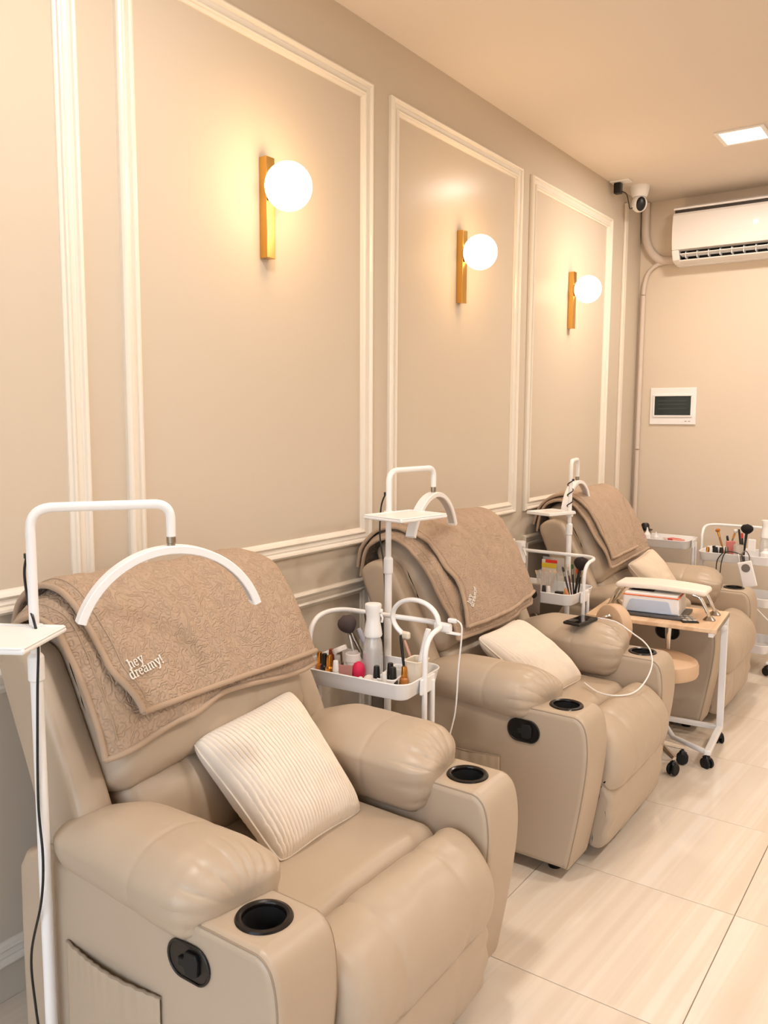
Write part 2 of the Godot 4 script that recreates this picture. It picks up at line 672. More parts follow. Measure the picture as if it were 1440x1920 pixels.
func build_room() -> void:
	# floor: slab with grout, each tile on it
	var fl := structure("floor")
	put(box(Vector3(XRIGHT / 2, -0.0535, (ZBACK + ZFRONT) / 2), Vector3(XRIGHT + 0.3, 0.1, ZFRONT - ZBACK + 0.3), 0.001), "slab", M.grout, fl)
	var xs := [0.0]
	var q := 0.237
	while q < XRIGHT - 0.01:
		xs.append(q)
		q += 0.6
	xs.append(XRIGHT)
	var zs := [ZBACK]
	q = -5.527
	while q < ZFRONT - 0.01:
		zs.append(q)
		q += 0.6
	zs.append(ZFRONT)
	var cache := {}
	rng.seed = 5
	for i in xs.size() - 1:
		for j in zs.size() - 1:
			var sx: float = xs[i + 1] - xs[i] - 0.0022
			var sz: float = zs[j + 1] - zs[j] - 0.0022
			var key := "%.3f %.3f %d" % [sx, sz, rng.randi() % 3]
			if not cache.has(key):
				cache[key] = tile_mesh(sx, sz, rng.randf(), rng.randf())
			put_mesh(cache[key], "tile", M.tile[rng.randi() % 4], fl, Transform3D(Basis.IDENTITY, Vector3(xs[i] + 0.0011, 0.0, zs[j] + 0.0011)))
	# walls and ceiling with thickness
	var H := CEIL
	struct_mesh(box(Vector3(-0.075, H / 2, (ZBACK + ZFRONT) / 2), Vector3(0.15, H + 0.2, ZFRONT - ZBACK + 0.3), 0.001), "wall_left", M.wall)
	struct_mesh(box(Vector3(XRIGHT / 2, H / 2, ZBACK - 0.075), Vector3(XRIGHT + 0.3, H + 0.2, 0.15), 0.001), "wall_back", M.cream_paint)
	struct_mesh(box(Vector3(XRIGHT + 0.075, H / 2, (ZBACK + ZFRONT) / 2), Vector3(0.15, H + 0.2, ZFRONT - ZBACK + 0.3), 0.001), "wall_right", M.cream_paint)
	struct_mesh(box(Vector3(XRIGHT / 2, H + 0.06, (ZBACK + ZFRONT) / 2), Vector3(XRIGHT + 0.3, 0.12, ZFRONT - ZBACK + 0.3), 0.001), "ceiling", M.ceiling)
	# shop front behind the camera: glazing between piers
	var wf := MB.new()
	wf.rbox(Vector3(0.15, H / 2, ZFRONT + 0.075), Vector3(0.3, H, 0.15), 0.001, 1)
	wf.rbox(Vector3(XRIGHT - 0.15, H / 2, ZFRONT + 0.075), Vector3(0.3, H, 0.15), 0.001, 1)
	wf.rbox(Vector3(XRIGHT / 2, H - 0.2, ZFRONT + 0.075), Vector3(XRIGHT - 0.6, 0.4, 0.15), 0.001, 1)
	wf.rbox(Vector3(XRIGHT / 2, 0.05, ZFRONT + 0.075), Vector3(XRIGHT - 0.6, 0.1, 0.15), 0.001, 1)
	struct_mesh(wf, "wall_front", M.cream_paint)
	var win := structure("window_1")
	var pane_w := (XRIGHT - 0.6) / 3.0
	for k in 3:
		put(box(Vector3(0.3 + pane_w * (k + 0.5), 1.3185, ZFRONT + 0.07), Vector3(pane_w - 0.05, 2.43, 0.008), 0.001), "pane", glassy(Color(0.95, 0.98, 0.97), 0.06), win)
	var fr := MB.new()
	for k in 4:
		fr.rbox(Vector3(0.3 + pane_w * k, 1.3185, ZFRONT + 0.07), Vector3(0.05, 2.43, 0.06), 0.003, 1)
	for y in [0.125, 2.512]:
		fr.rbox(Vector3(XRIGHT / 2, y, ZFRONT + 0.07), Vector3(XRIGHT - 0.6, 0.05, 0.06), 0.003, 1)
	put(fr, "window_frame", M.white, win)
	# the pavement outside, seen through the glass only in reflections
	struct_mesh(box(Vector3(XRIGHT / 2, -0.15, ZFRONT + 5.2), Vector3(24, 0.1, 10), 0.001), "pavement", mat(Color(0.62, 0.60, 0.57), 0.9))
	# panel mouldings
	var n := 1
	for z in [[1.07, -0.074], [-0.196, -1.342], [-1.464, -2.610], [-2.730, -3.875], [-3.988, -5.136]]:
		frame_molding("trim_%d" % n, z[1], z[0], 1.002, 2.723)
		frame_molding("trim_%d" % (n + 1), z[1], z[0], 0.100, 0.868)
		n += 2
	var bat := MB.new()
	bat.rbox(Vector3(0.008, 1.44, -5.395), Vector3(0.016, 2.86, 0.05), 0.004, 2)
	struct_mesh(bat, "trim_%d" % n, M.trim)

func sconce(z: float, label: String) -> void:
	var t := thing("wall_sconce", label, "wall lamp", Vector3(0, 2.158, z), 0, "brass globe wall lamps")
	put(box(Vector3(0.0165, 0, 0), Vector3(0.031, 0.315, 0.040), 0.0015, 1), "backplate", M.brass, t)
	var b := MB.new()
	b.xf = Transform3D(Basis(Vector3.BACK, -PI / 2), Vector3(0.03, 0.055, 0))
	b.lathe(Vector3.ZERO, [Vector2(0, 0), Vector2(0.026, 0), Vector2(0.030, 0.004), Vector2(0.034, 0.012), Vector2(0, 0.012)], 24)
	put(b, "globe_cup", M.brass, t)
	var g := MB.new()
	var gp := []
	for k in 17:
		gp.append(Vector2(sin(PI * k / 16.0), -cos(PI * k / 16.0)) * 0.0755)
	g.lathe(Vector3(0.108, 0.055, 0), gp, 32)
	var gm := mat(Color(1, 0.97, 0.92), 0.3)
	gm.emission_enabled = true
	gm.emission = Color(1.0, 0.93, 0.82)
	gm.emission_energy_multiplier = 2.4
	put(g, "globe", gm, t)
	var l := OmniLight3D.new()
	l.name = "bulb"
	l.light_color = BULB
	l.light_energy = 0.115
	l.light_size = 0.07
	l.omni_range = 10.0
	l.omni_attenuation = 2.0
	l.shadow_enabled = true
	t.add_child(l)
	l.position = Vector3(0.108, 0.055, 0)

func build_fixtures() -> void:
	sconce(-2.028, "brass wall lamp with white globe, above the recliner nearest the shop window")
	sconce(-3.280, "brass wall lamp with white globe on the middle wall panel, above second recliner")
	sconce(-4.530, "brass wall lamp with white globe on the panel next to the corner camera")
	# air conditioner
	var t := thing("air_conditioner", "white wall-mounted air conditioner with open louvre, high on the back wall", "air conditioner", Vector3(0, 0, ZBACK))
	var x0 := 0.262
	var x1 := 1.10
	var prof := func(pts: Array) -> PackedVector2Array: return PackedVector2Array(pts)
	var S := func(poly: PackedVector2Array, a: float, c: float, bev: float, called: String, m: Material) -> MeshInstance3D:
		var b := MB.new()
		# (distance from wall, y) extruded along x
		b.xf = Transform3D(Basis(Vector3(0, 0, 1), Vector3(0, 1, 0), Vector3(1, 0, 0)), Vector3.ZERO)
		b.prism(poly, a, c, bev)
		return put(b, called, m, t)
	S.call(prof.call([Vector2(0, 2.50), Vector2(0.06, 2.50), Vector2(0.10, 2.58), Vector2(0.15, 2.60), Vector2(0.15, 2.83), Vector2(0.14, 2.845), Vector2(0, 2.845)]), x0 + 0.004, x1 - 0.004, 0.004, "casing", M.white)
	var front := [Vector2(0.153, 2.808), Vector2(0.185, 2.800)]
	for k in 9:
		var a := float(k) / 8.0
		front.append(Vector2(0.197 + 0.012 * sin(a * PI * 0.8) - 0.012 * a * a, lerpf(2.785, 2.572, a)))
	front.append(Vector2(0.150, 2.566))
	S.call(PackedVector2Array(front), x0 + 0.002, x1 - 0.002, 0.003, "front_panel", M.white_gloss)
	S.call(prof.call([Vector2(0.0, 2.838), Vector2(0.178, 2.822), Vector2(0.183, 2.832), Vector2(0.14, 2.85), Vector2(0, 2.85)]), x0, x1, 0.003, "top_lip", M.white)
	S.call(prof.call([Vector2(0.148, 2.795), Vector2(0.163, 2.795), Vector2(0.163, 2.823), Vector2(0.148, 2.825)]), x0 + 0.006, x1 - 0.006, 0.0, "shaded_intake_grille", mat(Color(0.24, 0.21, 0.19), 0.6))  # plain strip for the intake grille, its shadow painted as dark grey
	S.call(prof.call([Vector2(0.06, 2.492), Vector2(0.145, 2.506), Vector2(0.150, 2.513), Vector2(0.06, 2.508)]), x0, x1, 0.001, "bottom_lip", M.white)
	S.call(prof.call([Vector2(0.0, 2.488), Vector2(0.06, 2.488), Vector2(0.07, 2.512), Vector2(0, 2.512)]), x0, x1, 0.003, "drain_pan", M.white)
	S.call(prof.call([Vector2(0.06, 2.513), Vector2(0.148, 2.518), Vector2(0.15, 2.563), Vector2(0.10, 2.565)]), x0 + 0.05, x0 + 0.052, 0.0, "outlet_side", M.matte_black)
	S.call(prof.call([Vector2(0.055, 2.510), Vector2(0.075, 2.513), Vector2(0.125, 2.572), Vector2(0.10, 2.585)]), x0 + 0.03, x1 - 0.03, 0.0, "outlet_back", M.matte_black)
	for e in [[x0, x0 + 0.045], [x1 - 0.045, x1]]:
		S.call(prof.call([Vector2(0, 2.49), Vector2(0.10, 2.492), Vector2(0.16, 2.512), Vector2(0.188, 2.57), Vector2(0.14, 2.58), Vector2(0, 2.58)]), e[0], e[1], 0.004, "end_cheek", M.white)
	S.call(prof.call([Vector2(0.128, 2.533), Vector2(0.172, 2.545), Vector2(0.173, 2.549), Vector2(0.128, 2.538)]), x0 + 0.05, x1 - 0.05, 0.0, "louvre", M.white)
	for k in 11:
		var fx := x0 + 0.08 + k * 0.07
		S.call(prof.call([Vector2(0.10, 2.516), Vector2(0.158, 2.522), Vector2(0.160, 2.560), Vector2(0.12, 2.568)]), fx, fx + 0.004, 0.0, "vane", M.white)
	var led := mat(Color(0.9, 0.95, 1), 0.4)
	led.emission_enabled = true
	led.emission = Color(0.9, 0.95, 1.0)
	led.emission_energy_multiplier = 1.2
	put(box(Vector3(0.765, 2.684, 0.2085), Vector3(0.022, 0.022, 0.004), 0.001), "indicator", led, t)
	# trunking from ceiling to air conditioner, and drain pipe
	var tr := thing("pipe_trunking", "cream insulated pipe trunking curving from ceiling corner to the air conditioner", "pipe", Vector3(0, 0, ZBACK))
	var b2 := MB.new()
	b2.xf = Transform3D(Basis.from_scale(Vector3(1, 1, 0.8)), Vector3.ZERO)
	b2.tube(path3([Vector3(0.034, 2.932, 0.032), Vector3(0.034, 2.80, 0.032), Vector3(0.040, 2.70, 0.032), Vector3(0.075, 2.61, 0.032), Vector3(0.135, 2.553, 0.032), Vector3(0.20, 2.541, 0.032), Vector3(0.275, 2.541, 0.032)], 6), 0.027, 14)
	put(b2, "pipe", M.pipe, tr)
	var dr := thing("drain_pipe", "thin cream drain pipe running down the corner of the back wall", "pipe", Vector3(0, 0, ZBACK))
	var b3 := MB.new()
	b3.tube(path3([Vector3(0.175, 2.530, 0.018), Vector3(0.12, 2.520, 0.018), Vector3(0.065, 2.475, 0.018), Vector3(0.040, 2.40, 0.018), Vector3(0.034, 2.33, 0.018)], 6), 0.015, 12)
	put(b3, "elbow", M.pipe, dr)
	for s in [[2.325, 1.285], [1.277, 0.01]]:
		var b4 := MB.new()
		b4.tube(PackedVector3Array([Vector3(0.034, s[0], 0.018), Vector3(0.034, s[1], 0.018)]), 0.0165, 12)
		put(b4, "pipe", M.pipe, dr)
	# distribution board
	var db := thing("breaker_panel", "white breaker panel with dark tinted window on the back wall", "breaker panel", Vector3(0.262, 1.578, ZBACK))
	put(box(Vector3(0, 0, 0.006), Vector3(0.306, 0.247, 0.012), 0.004, 2), "cover", M.white, db)
	var fr := MB.new()
	for s in [[Vector3(0, 0.073, 0.015), Vector3(0.262, 0.012, 0.010)], [Vector3(0, -0.067, 0.015), Vector3(0.262, 0.012, 0.010)], [Vector3(0.126, 0.003, 0.015), Vector3(0.012, 0.14, 0.010)], [Vector3(-0.126, 0.003, 0.015), Vector3(0.012, 0.14, 0.010)]]:
		fr.rbox(s[0], s[1], 0.002, 1)
	put(fr, "window_surround", M.white, db)
	put(box(Vector3(0, 0.003, 0.0135), Vector3(0.24, 0.128, 0.004), 0.001), "window", mat(Color(0.14, 0.19, 0.185), 0.12), db)
	for y in [0.036, 0.012, -0.016]:
		put(box(Vector3(0.0, y, 0.0158), Vector3(0.19, 0.009, 0.002), 0.0005), "breaker_row", mat(Color(0.20, 0.25, 0.245), 0.3), db)
	var mk := MB.new()
	for k in 5:
		if k != 2:
			mk.rbox(Vector3(0.086 + k * 0.0075, -0.101, 0.0122), Vector3(0.005, 0.005, 0.001), 0.0003, 1)
	put(mk, "maker_mark", mat(Color(0.35, 0.33, 0.31), 0.6), db)
	# corner camera with its plug
	var cc := thing("security_camera", "white dome security camera with black face, on ceiling above the corner", "camera", Vector3(0.125, CEIL, -5.29))
	var b5 := MB.new()
	b5.lathe(Vector3.ZERO, [Vector2(0, 0), Vector2(0.058, 0), Vector2(0.058, -0.012), Vector2(0.050, -0.055), Vector2(0.042, -0.068), Vector2(0, -0.068)], 28)
	put(b5, "mount", M.white, cc)
	var bp := []
	for k in 15:
		bp.append(Vector2(sin(PI * k / 14.0), -cos(PI * k / 14.0)) * Vector2(0.048, 0.052))
	var b6 := MB.new()
	b6.lathe(Vector3(0, -0.107, 0.002), bp, 28)
	put(b6, "ball", M.white, cc)
	var b7 := MB.new()
	b7.xf = Transform3D(Basis.looking_at(Vector3(-0.55, 0.25, -0.8)), Vector3(0, -0.107, 0.002))
	b7.xf = b7.xf * Transform3D(Basis.from_scale(Vector3(0.62, 0.82, 0.3)), Vector3(0, 0, 0.036))
	b7.lathe(Vector3.ZERO, bp, 24)
	put(b7, "face", M.black, cc)
	var ad := thing("power_adapter", "black plug adapter in a white ceiling socket near the wall camera", "adapter", Vector3(0.068, CEIL, -5.11))
	put(box(Vector3(0.0, -0.005, 0), Vector3(0.12, 0.010, 0.07), 0.003, 2), "socket_plate", M.white, ad)
	put(box(Vector3(-0.018, -0.043, 0.0), Vector3(0.045, 0.066, 0.045), 0.008, 2), "plug_body", M.black, ad)
	var b8 := MB.new()
	b8.tube(path3([Vector3(0.004, -0.062, 0.0), Vector3(0.025, -0.075, -0.03), Vector3(0.030, -0.12, -0.06), Vector3(0.030, -0.150, -0.085), Vector3(0.040, -0.145, -0.105)], 6), 0.003, 6)
	put(b8, "cable", M.black, ad)
	# ceiling lights: one in view, the others of the same two rows
	ceiling_panel(0.865, -4.655, "square white ceiling light between the air conditioner and the far recliner")
	ceiling_panel(2.70, -4.655, "square white ceiling light over the clear floor by the back wall")
	ceiling_panel(0.865, -1.15, "square white ceiling light above the recliner nearest the shop window")
	ceiling_panel(2.70, -1.15, "square white ceiling light over the open aisle near the shop window")
	ceiling_panel(2.70, -2.90, "square white ceiling light over the middle of the aisle")

# ------------------------------------------------------------------ recliners
var crinkle := FastNoiseLite.new()

func cushion_rings(zh: float, r: float, seg: int, mid: int, seams: Array, puff := 0.0, depth := 0.0025, wid := 0.006) -> Array:
	var o := []
	for k in seg:
		var a := PI / 2 * k / seg
		o.append([-(zh - r) - r * cos(a), r * (1.0 - sin(a))])
	for k in mid + 1:
		var z := lerpf(-(zh - r), zh - r, float(k) / mid)
		var ins := -puff * (1.0 - pow(absf(z) / (zh - r), 4.0))
		for s in seams:
			ins += depth * exp(-pow((z - s) / wid, 2.0)) + depth * 0.8 * exp(-pow((z - s) / (wid * 4), 2.0))
		o.append([z, ins])
	for k in range(seg - 1, -1, -1):
		var a := PI / 2 * k / seg
		o.append([(zh - r) + r * cos(a), r * (1.0 - sin(a))])
	return o

func soft_leather(p: Vector3, amp := 0.0016) -> Vector3:
	return p + Vector3(crinkle.get_noise_3dv(p * 60.0), crinkle.get_noise_3dv(p * 60.0 + Vector3(9, 3, 1)), crinkle.get_noise_3dv(p * 60.0 + Vector3(2, 7, 5)) * 0.4) * amp

func arm_outline() -> PackedVector2Array:
	var o := PackedVector2Array()
	var fc := path3([Vector3(0.945, 0.046, 0), Vector3(0.962, 0.052, 0), Vector3(0.978, 0.13, 0), Vector3(0.997, 0.24, 0), Vector3(1.012, 0.35, 0), Vector3(1.018, 0.43, 0), Vector3(1.015, 0.49, 0), Vector3(1.004, 0.533, 0), Vector3(0.985, 0.555, 0), Vector3(0.965, 0.5625, 0)], 4)
	for p in fc:
		o.append(Vector2(p.x, p.y))
	for p in [Vector2(0.845, 0.5625), Vector2(0.70, 0.558), Vector2(0.50, 0.548), Vector2(0.30, 0.535), Vector2(0.25, 0.520), Vector2(0.225, 0.48), Vector2(0.22, 0.30), Vector2(0.222, 0.07), Vector2(0.24, 0.046), Vector2(0.6, 0.046)]:
		o.append(p)
	return o

func build_arm(root: Node3D, s: float) -> void:
	var poly := arm_outline()
	var cut := -1
	for i in poly.size():
		if poly[i].is_equal_approx(Vector2(0.965, 0.5625)):
			cut = i
	var za := 0.295
	var zb := 0.470
	var bev := 0.020
	var rings := []
	for k in 5:
		var a := PI / 2 * k / 5
		rings.append([za + bev - bev * cos(a), bev * (1 - sin(a))])
	rings.append([za + bev, 0.0])
	rings.append([zb - bev, 0.0])
	for k in range(4, -1, -1):
		var a := PI / 2 * k / 5
		rings.append([zb - bev + bev * cos(a), bev * (1 - sin(a))])
	var b := MB.new()
	b.xf = Transform3D(Basis.from_scale(Vector3(1, 1, s)), Vector3.ZERO)
	b.sweep(poly, rings, null, PackedInt32Array([cut, 5]))
	# top patch with the round hole of the cup holder
	var p := PackedVector3Array()
	var t := PackedInt32Array()
	var cc := Vector3(0.905, 0.5625, 0.3825)
	var hx := 0.06
	var hz := 0.0675
	var N := 64
	var corner := atan2(hz, hx)
	var ang := []
	for k in N:
		ang.append(TAU * k / N)
	for c in [corner, PI - corner, PI + corner, TAU - corner]:
		ang.append(c)
	ang.sort()
	for a in ang:
		var d := Vector2(cos(a), sin(a))
		var k2 := minf(hx / maxf(absf(d.x), 1e-6), hz / maxf(absf(d.y), 1e-6))
		p.append(cc + Vector3(d.x, 0, d.y) * 0.046)
		p.append(cc + Vector3(d.x, 0, d.y) * k2)
	for k in ang.size():
		var i := k * 2
		var j := ((k + 1) % ang.size()) * 2
		if s > 0:
			t.append_array(PackedInt32Array([i, i + 1, j + 1, i, j + 1, j]))
		else:
			t.append_array(PackedInt32Array([i, j + 1, i + 1, i, j, j + 1]))
	if (b.xf * p[t[2]] - b.xf * p[t[0]]).cross(b.xf * p[t[1]] - b.xf * p[t[0]]).y < 0:
		var k := 0
		while k < t.size():
			var w := t[k + 1]
			t[k + 1] = t[k + 2]
			t[k + 2] = w
			k += 3
	b.emit(p, t, PackedVector2Array(), false)
	var arm := put(b, "arm", M.leather, root)
	# piping along both edges of the front and top
	for zz in [za + 0.006, zb - 0.006]:
		var line := PackedVector3Array()
		for i in range(2, cut + 4):
			var e := (poly[(i + 1) % poly.size()] - poly[i - 1]).normalized()
			var q: Vector2 = poly[i] + Vector2(-e.y, e.x) * 0.0062
			line.append(Vector3(q.x, q.y, zz * s))
		var pb := MB.new()
		pb.tube(line, 0.0021, 6)
		put(pb, "piping", M.stitch, arm)
	# cup holder
	var cb := MB.new()
	cb.lathe(Vector3(0.905, 0.5625, 0.3825 * s), [Vector2(0, -0.074), Vector2(0.034, -0.074), Vector2(0.0365, -0.070), Vector2(0.0405, 0.0), Vector2(0.0425, 0.0035), Vector2(0.047, 0.0055), Vector2(0.053, 0.004), Vector2(0.0555, 0.0003), Vector2(0.0455, -0.001), Vector2(0.0435, -0.077), Vector2(0, -0.077)], 40)
	put(cb, "cup_holder", M.cup_rim if s > 0 else M.cup_rim, root)
	var ib := MB.new()
	ib.lathe(Vector3(0.905, 0.5625, 0.3825 * s), [Vector2(0, -0.0735), Vector2(0.0335, -0.0735), Vector2(0.0362, -0.069), Vector2(0.0402, -0.004), Vector2(0.0404, -0.004), Vector2(0.0364, -0.0697), Vector2(0.0337, -0.0738), Vector2(0, -0.0738)], 40)
	put(ib, "cup_liner", M.matte_black, root)
	# padded top
	var pad := func(w: Vector3) -> Vector3:
		var tt := (w.x - 0.593) / 0.253
		var zl := (w.z * s - 0.372) / 0.125
		var up := clampf((w.y - 0.588) / 0.08, -1, 1)
		var y := w.y
		var z := zl
		if up < 0:
			y += up * 0.065 * smoothstep(0.5, -0.9, zl)
			y += up * 0.018 * smoothstep(-0.2, 0.9, tt) * smoothstep(-0.2, 0.9, zl)
		else:
			y += (0.012 * (1 - zl * zl) - 0.018 - 0.020 * smoothstep(0.0, -1.0, zl)) * up
		var rear := smoothstep(-0.25, -1.0, tt)
		y -= 0.045 * rear * maxf(up, 0.0)
		z *= 1.0 - 0.10 * rear
		var front := smoothstep(0.55, 1.0, tt)
		y -= 0.022 * front * maxf(up, 0.0)
		z *= 1.0 + 0.05 * smoothstep(-0.4, 0.5, tt) * (1.0 - front)
		# radial pleats at the gathered front, a stitched seam across the middle
		var ph := atan2(y - 0.55, z * 0.125)
		var pleat := 0.0085 * smoothstep(0.52, 0.90, tt) * (pow(absf(sin(ph * 9.0 + 0.9 * sin(ph * 3.0))), 0.35) - 1.0)
		pleat += 0.0022 * smoothstep(-0.75, -0.98, tt) * (pow(absf(sin(ph * 6.0)), 0.6) - 1.0)
		var seam := -0.0022 * exp(-pow((w.x - 0.655) / 0.0050, 2)) - 0.0010 * exp(-pow((w.x - 0.655) / 0.02, 2))
		var rad := Vector2(y - 0.56, z * 0.125)
		var k := 1.0 + (pleat + seam) / maxf(rad.length(), 0.03)
		var x := w.x + 0.020 * front * (zl * -1.0)
		if tt > 0.68:
			x += 0.253 * (0.32 * pow((tt - 0.68) / 0.32, 0.72) - (tt - 0.68))
		return soft_leather(Vector3(x, 0.56 + rad.x * k, (0.372 + rad.y * k) * s), 0.0022)
	var pb2 := MB.new()
	pb2.rbox(Vector3(0.593, 0.588, 0.372 * s), Vector3(0.506, 0.16, 0.25), 0.079, 12, Vector3i(64, 2, 22), pad)
	put(pb2, "arm_pad", M.leather, root)

func build_recliner(label: String, at: Vector3) -> Node3D:
	crinkle.seed = 4
	crinkle.frequency = 0.09
	crinkle.fractal_octaves = 3
	var r := thing("recliner", label, "recliner", at, 0, "leather recliners along the panelled wall")
	for s in [1.0, -1.0]:
		build_arm(r, s)
	var leather_f := func(p: Vector3) -> Vector3: return soft_leather(p)
	# seat
	var sb := MB.new()
	sb.rbox(Vector3(0.615, 0.385, 0), Vector3(0.535, 0.150, 0.585), 0.045, 6, Vector3i(24, 2, 30), func(p: Vector3) -> Vector3:
		var y: float = p.y
		if y > 0.4:
			y += 0.012 * (1.0 - pow(absf(p.z) / 0.29, 3)) * smoothstep(0.35, 0.6, p.x)
			y -= 0.005 * smoothstep(0.80, 0.88, p.x) * absf(sin(p.z * 55.0)) * smoothstep(0.10, 0.28, absf(p.z))
		return soft_leather(Vector3(p.x, y, p.z), 0.003))
	put(sb, "seat", M.leather, r)
	# leg rest: upper roll and lower panel
	var leg := smooth2([Vector2(0.880, 0.400), Vector2(0.893, 0.452), Vector2(0.935, 0.475), Vector2(0.990, 0.462), Vector2(1.038, 0.418), Vector2(1.060, 0.355), Vector2(1.055, 0.295), Vector2(1.035, 0.262), Vector2(1.000, 0.262), Vector2(0.93, 0.30)], 6)
	var lb := MB.new()
	lb.sweep(leg, cushion_rings(0.288, 0.040, 7, 64, [-0.135, 0.135], 0.006), func(p: Vector3) -> Vector3:
		var e := smoothstep(0.225, 0.285, absf(p.z))
		var q := p
		q.y += 0.003 * e * sin(p.x * 150.0 + p.y * 120.0) * smoothstep(0.45, 0.36, p.y)
		q.x -= 0.010 * e
		return soft_leather(q, 0.004))
	put(lb, "leg_rest", M.leather, r)
	var low := smooth2([Vector2(0.985, 0.285), Vector2(1.022, 0.262), Vector2(1.034, 0.20), Vector2(1.028, 0.12), Vector2(1.008, 0.060), Vector2(0.975, 0.046), Vector2(0.950, 0.07), Vector2(0.955, 0.18)], 6)
	var wb := MB.new()
	wb.sweep(low, cushion_rings(0.283, 0.020, 5, 48, [-0.135, 0.135], 0.004, 0.002), func(p: Vector3) -> Vector3:
		var e := smoothstep(0.22, 0.28, absf(p.z))
		return soft_leather(p + Vector3(0.004 * e * sin(p.y * 90.0), 0, 0), 0.003))
	put(wb, "foot_panel", M.leather, r)
	put(box(Vector3(0.58, 0.18, 0), Vector3(0.72, 0.25, 0.575), 0.01), "base_frame", M.under, r)
	for fx in [0.30, 0.88]:
		for fz in [-0.38, 0.38]:
			var fb := MB.new()
			fb.lathe(Vector3(fx, 0, fz), [Vector2(0, 0), Vector2(0.022, 0), Vector2(0.026, 0.05), Vector2(0, 0.05)], 14)
			put(fb, "foot", M.black, r)
	# back: headrest roll, lumbar roll, side wings, rear panel
	var head := smooth2([Vector2(0.410, 0.635), Vector2(0.418, 0.705), Vector2(0.382, 0.820), Vector2(0.328, 0.925), Vector2(0.255, 1.015), Vector2(0.185, 1.045), Vector2(0.115, 1.020), Vector2(0.095, 0.955), Vector2(0.150, 0.82), Vector2(0.225, 0.68), Vector2(0.290, 0.615), Vector2(0.355, 0.605)], 5)
	var hb := MB.new()
	hb.sweep(head, cushion_rings(0.335, 0.060, 8, 56, [-0.115, 0.115], 0.006, 0.003), func(p: Vector3) -> Vector3:
		var q := p
		var low_part := smoothstep(0.80, 0.62, p.y)
		q.y += low_part * 0.050 * (1.0 - pow(absf(p.z) / 0.335, 2.0))
		var e := smoothstep(0.22, 0.33, absf(p.z))
		q.x += 0.004 * e * sin(p.y * 95.0 + p.z * 40.0) - 0.012 * e
		return soft_leather(q, 0.005))
	put(hb, "headrest_cushion", M.leather, r)
	var lum := smooth2([Vector2(0.425, 0.420), Vector2(0.452, 0.480), Vector2(0.448, 0.545), Vector2(0.428, 0.605), Vector2(0.388, 0.650), Vector2(0.330, 0.655), Vector2(0.250, 0.62), Vector2(0.290, 0.46), Vector2(0.35, 0.40)], 6)
	var ub := MB.new()
	ub.sweep(lum, cushion_rings(0.305, 0.050, 6, 48, [-0.130, 0.130], 0.006, 0.003), func(p: Vector3) -> Vector3: return soft_leather(p, 0.004))
	put(ub, "lumbar_cushion", M.leather, r)
	var wing := smooth2([Vector2(0.092, 0.905), Vector2(0.110, 0.945), Vector2(0.160, 0.965), Vector2(0.212, 0.955), Vector2(0.245, 0.915), Vector2(0.310, 0.800), Vector2(0.375, 0.680), Vector2(0.415, 0.580), Vector2(0.410, 0.50), Vector2(0.35, 0.455), Vector2(0.28, 0.470), Vector2(0.245, 0.54), Vector2(0.195, 0.670), Vector2(0.135, 0.80)], 5)
	for s in [1.0, -1.0]:
		var nb := MB.new()
		nb.xf = Transform3D(Basis.IDENTITY, Vector3(0, 0, s * 0.378))
		nb.sweep(wing, cushion_rings(0.046, 0.024, 5, 4, [], 0.002))
		put(nb, "side_wing", M.leather, r)
	var bb := MB.new()
	bb.prism(PackedVector2Array([Vector2(0.075, 0.90), Vector2(0.11, 0.93), Vector2(0.30, 0.50), Vector2(0.30, 0.20), Vector2(0.21, 0.20), Vector2(0.22, 0.52)]), -0.345, 0.345, 0.01)
	put(bb, "rear_panel", M.leather, r)
	# recline lever in its oval cup, on the side towards the shop window
	var oval := PackedVector2Array()
	for k in 28:
		var a := TAU * k / 28.0
		oval.append(Vector2(0.797 + signf(cos(a)) * 0.020 + cos(a) * 0.035, 0.480 + sin(a) * 0.036))
	var vb := MB.new()
	vb.prism(oval, 0.466, 0.4735, 0.002)
	var lever := put(vb, "lever_cup", M.black, r)
	var rim := PackedVector3Array()
	for q in oval:
		rim.append(Vector3(q.x, q.y, 0.4735))
	rim.append(rim[0])
	var vr := MB.new()
	vr.tube(rim, 0.003, 6, false)
	put(vr, "rim", M.black, lever)
	var vh := MB.new()
	vh.prism(PackedVector2Array([Vector2(0.775, 0.486), Vector2(0.790, 0.488), Vector2(0.795, 0.503), Vector2(0.822, 0.505), Vector2(0.828, 0.492), Vector2(0.826, 0.464), Vector2(0.815, 0.456), Vector2(0.795, 0.458), Vector2(0.790, 0.470), Vector2(0.775, 0.470)]), 0.472, 0.481, 0.002)
	put(vh, "handle", M.matte_black, lever)
	# magazine pocket with a gathered top
	var kb := MB.new()
	kb.sheet(48, 12, func(u: float, v: float) -> Vector3:
		var g := pow(v, 3.0)
		return Vector3(lerpf(0.715, 0.412, u), lerpf(0.095, 0.372 - 0.006 * sin(u * PI), v), 0.4745 + sin(u * PI) * 0.010 * v + 0.0012 * g * sin(u * 62.0 + 2.0 * sin(u * 9.0)) + 0.0015 * sin(u * 11.0) * v), 0.003)
	var pk := put(kb, "pocket", M.pocket, r)
	var hem := PackedVector3Array()
	for k in 41:
		var u := k / 40.0
		hem.append(Vector3(lerpf(0.715, 0.412, u), 0.372 - 0.006 * sin(u * PI), 0.4745 + sin(u * PI) * 0.010 + 0.0012 * sin(u * 62.0 + 2.0 * sin(u * 9.0))))
	var kh := MB.new()
	kh.tube(hem, 0.0035, 6)
	put(kh, "elastic_hem", M.stitch, pk)
	return r

# ------------------------------------------------------------------ blankets
var drape_curve := PackedVector2Array()
var drape_len := PackedFloat32Array()
var drape_top := 0.0

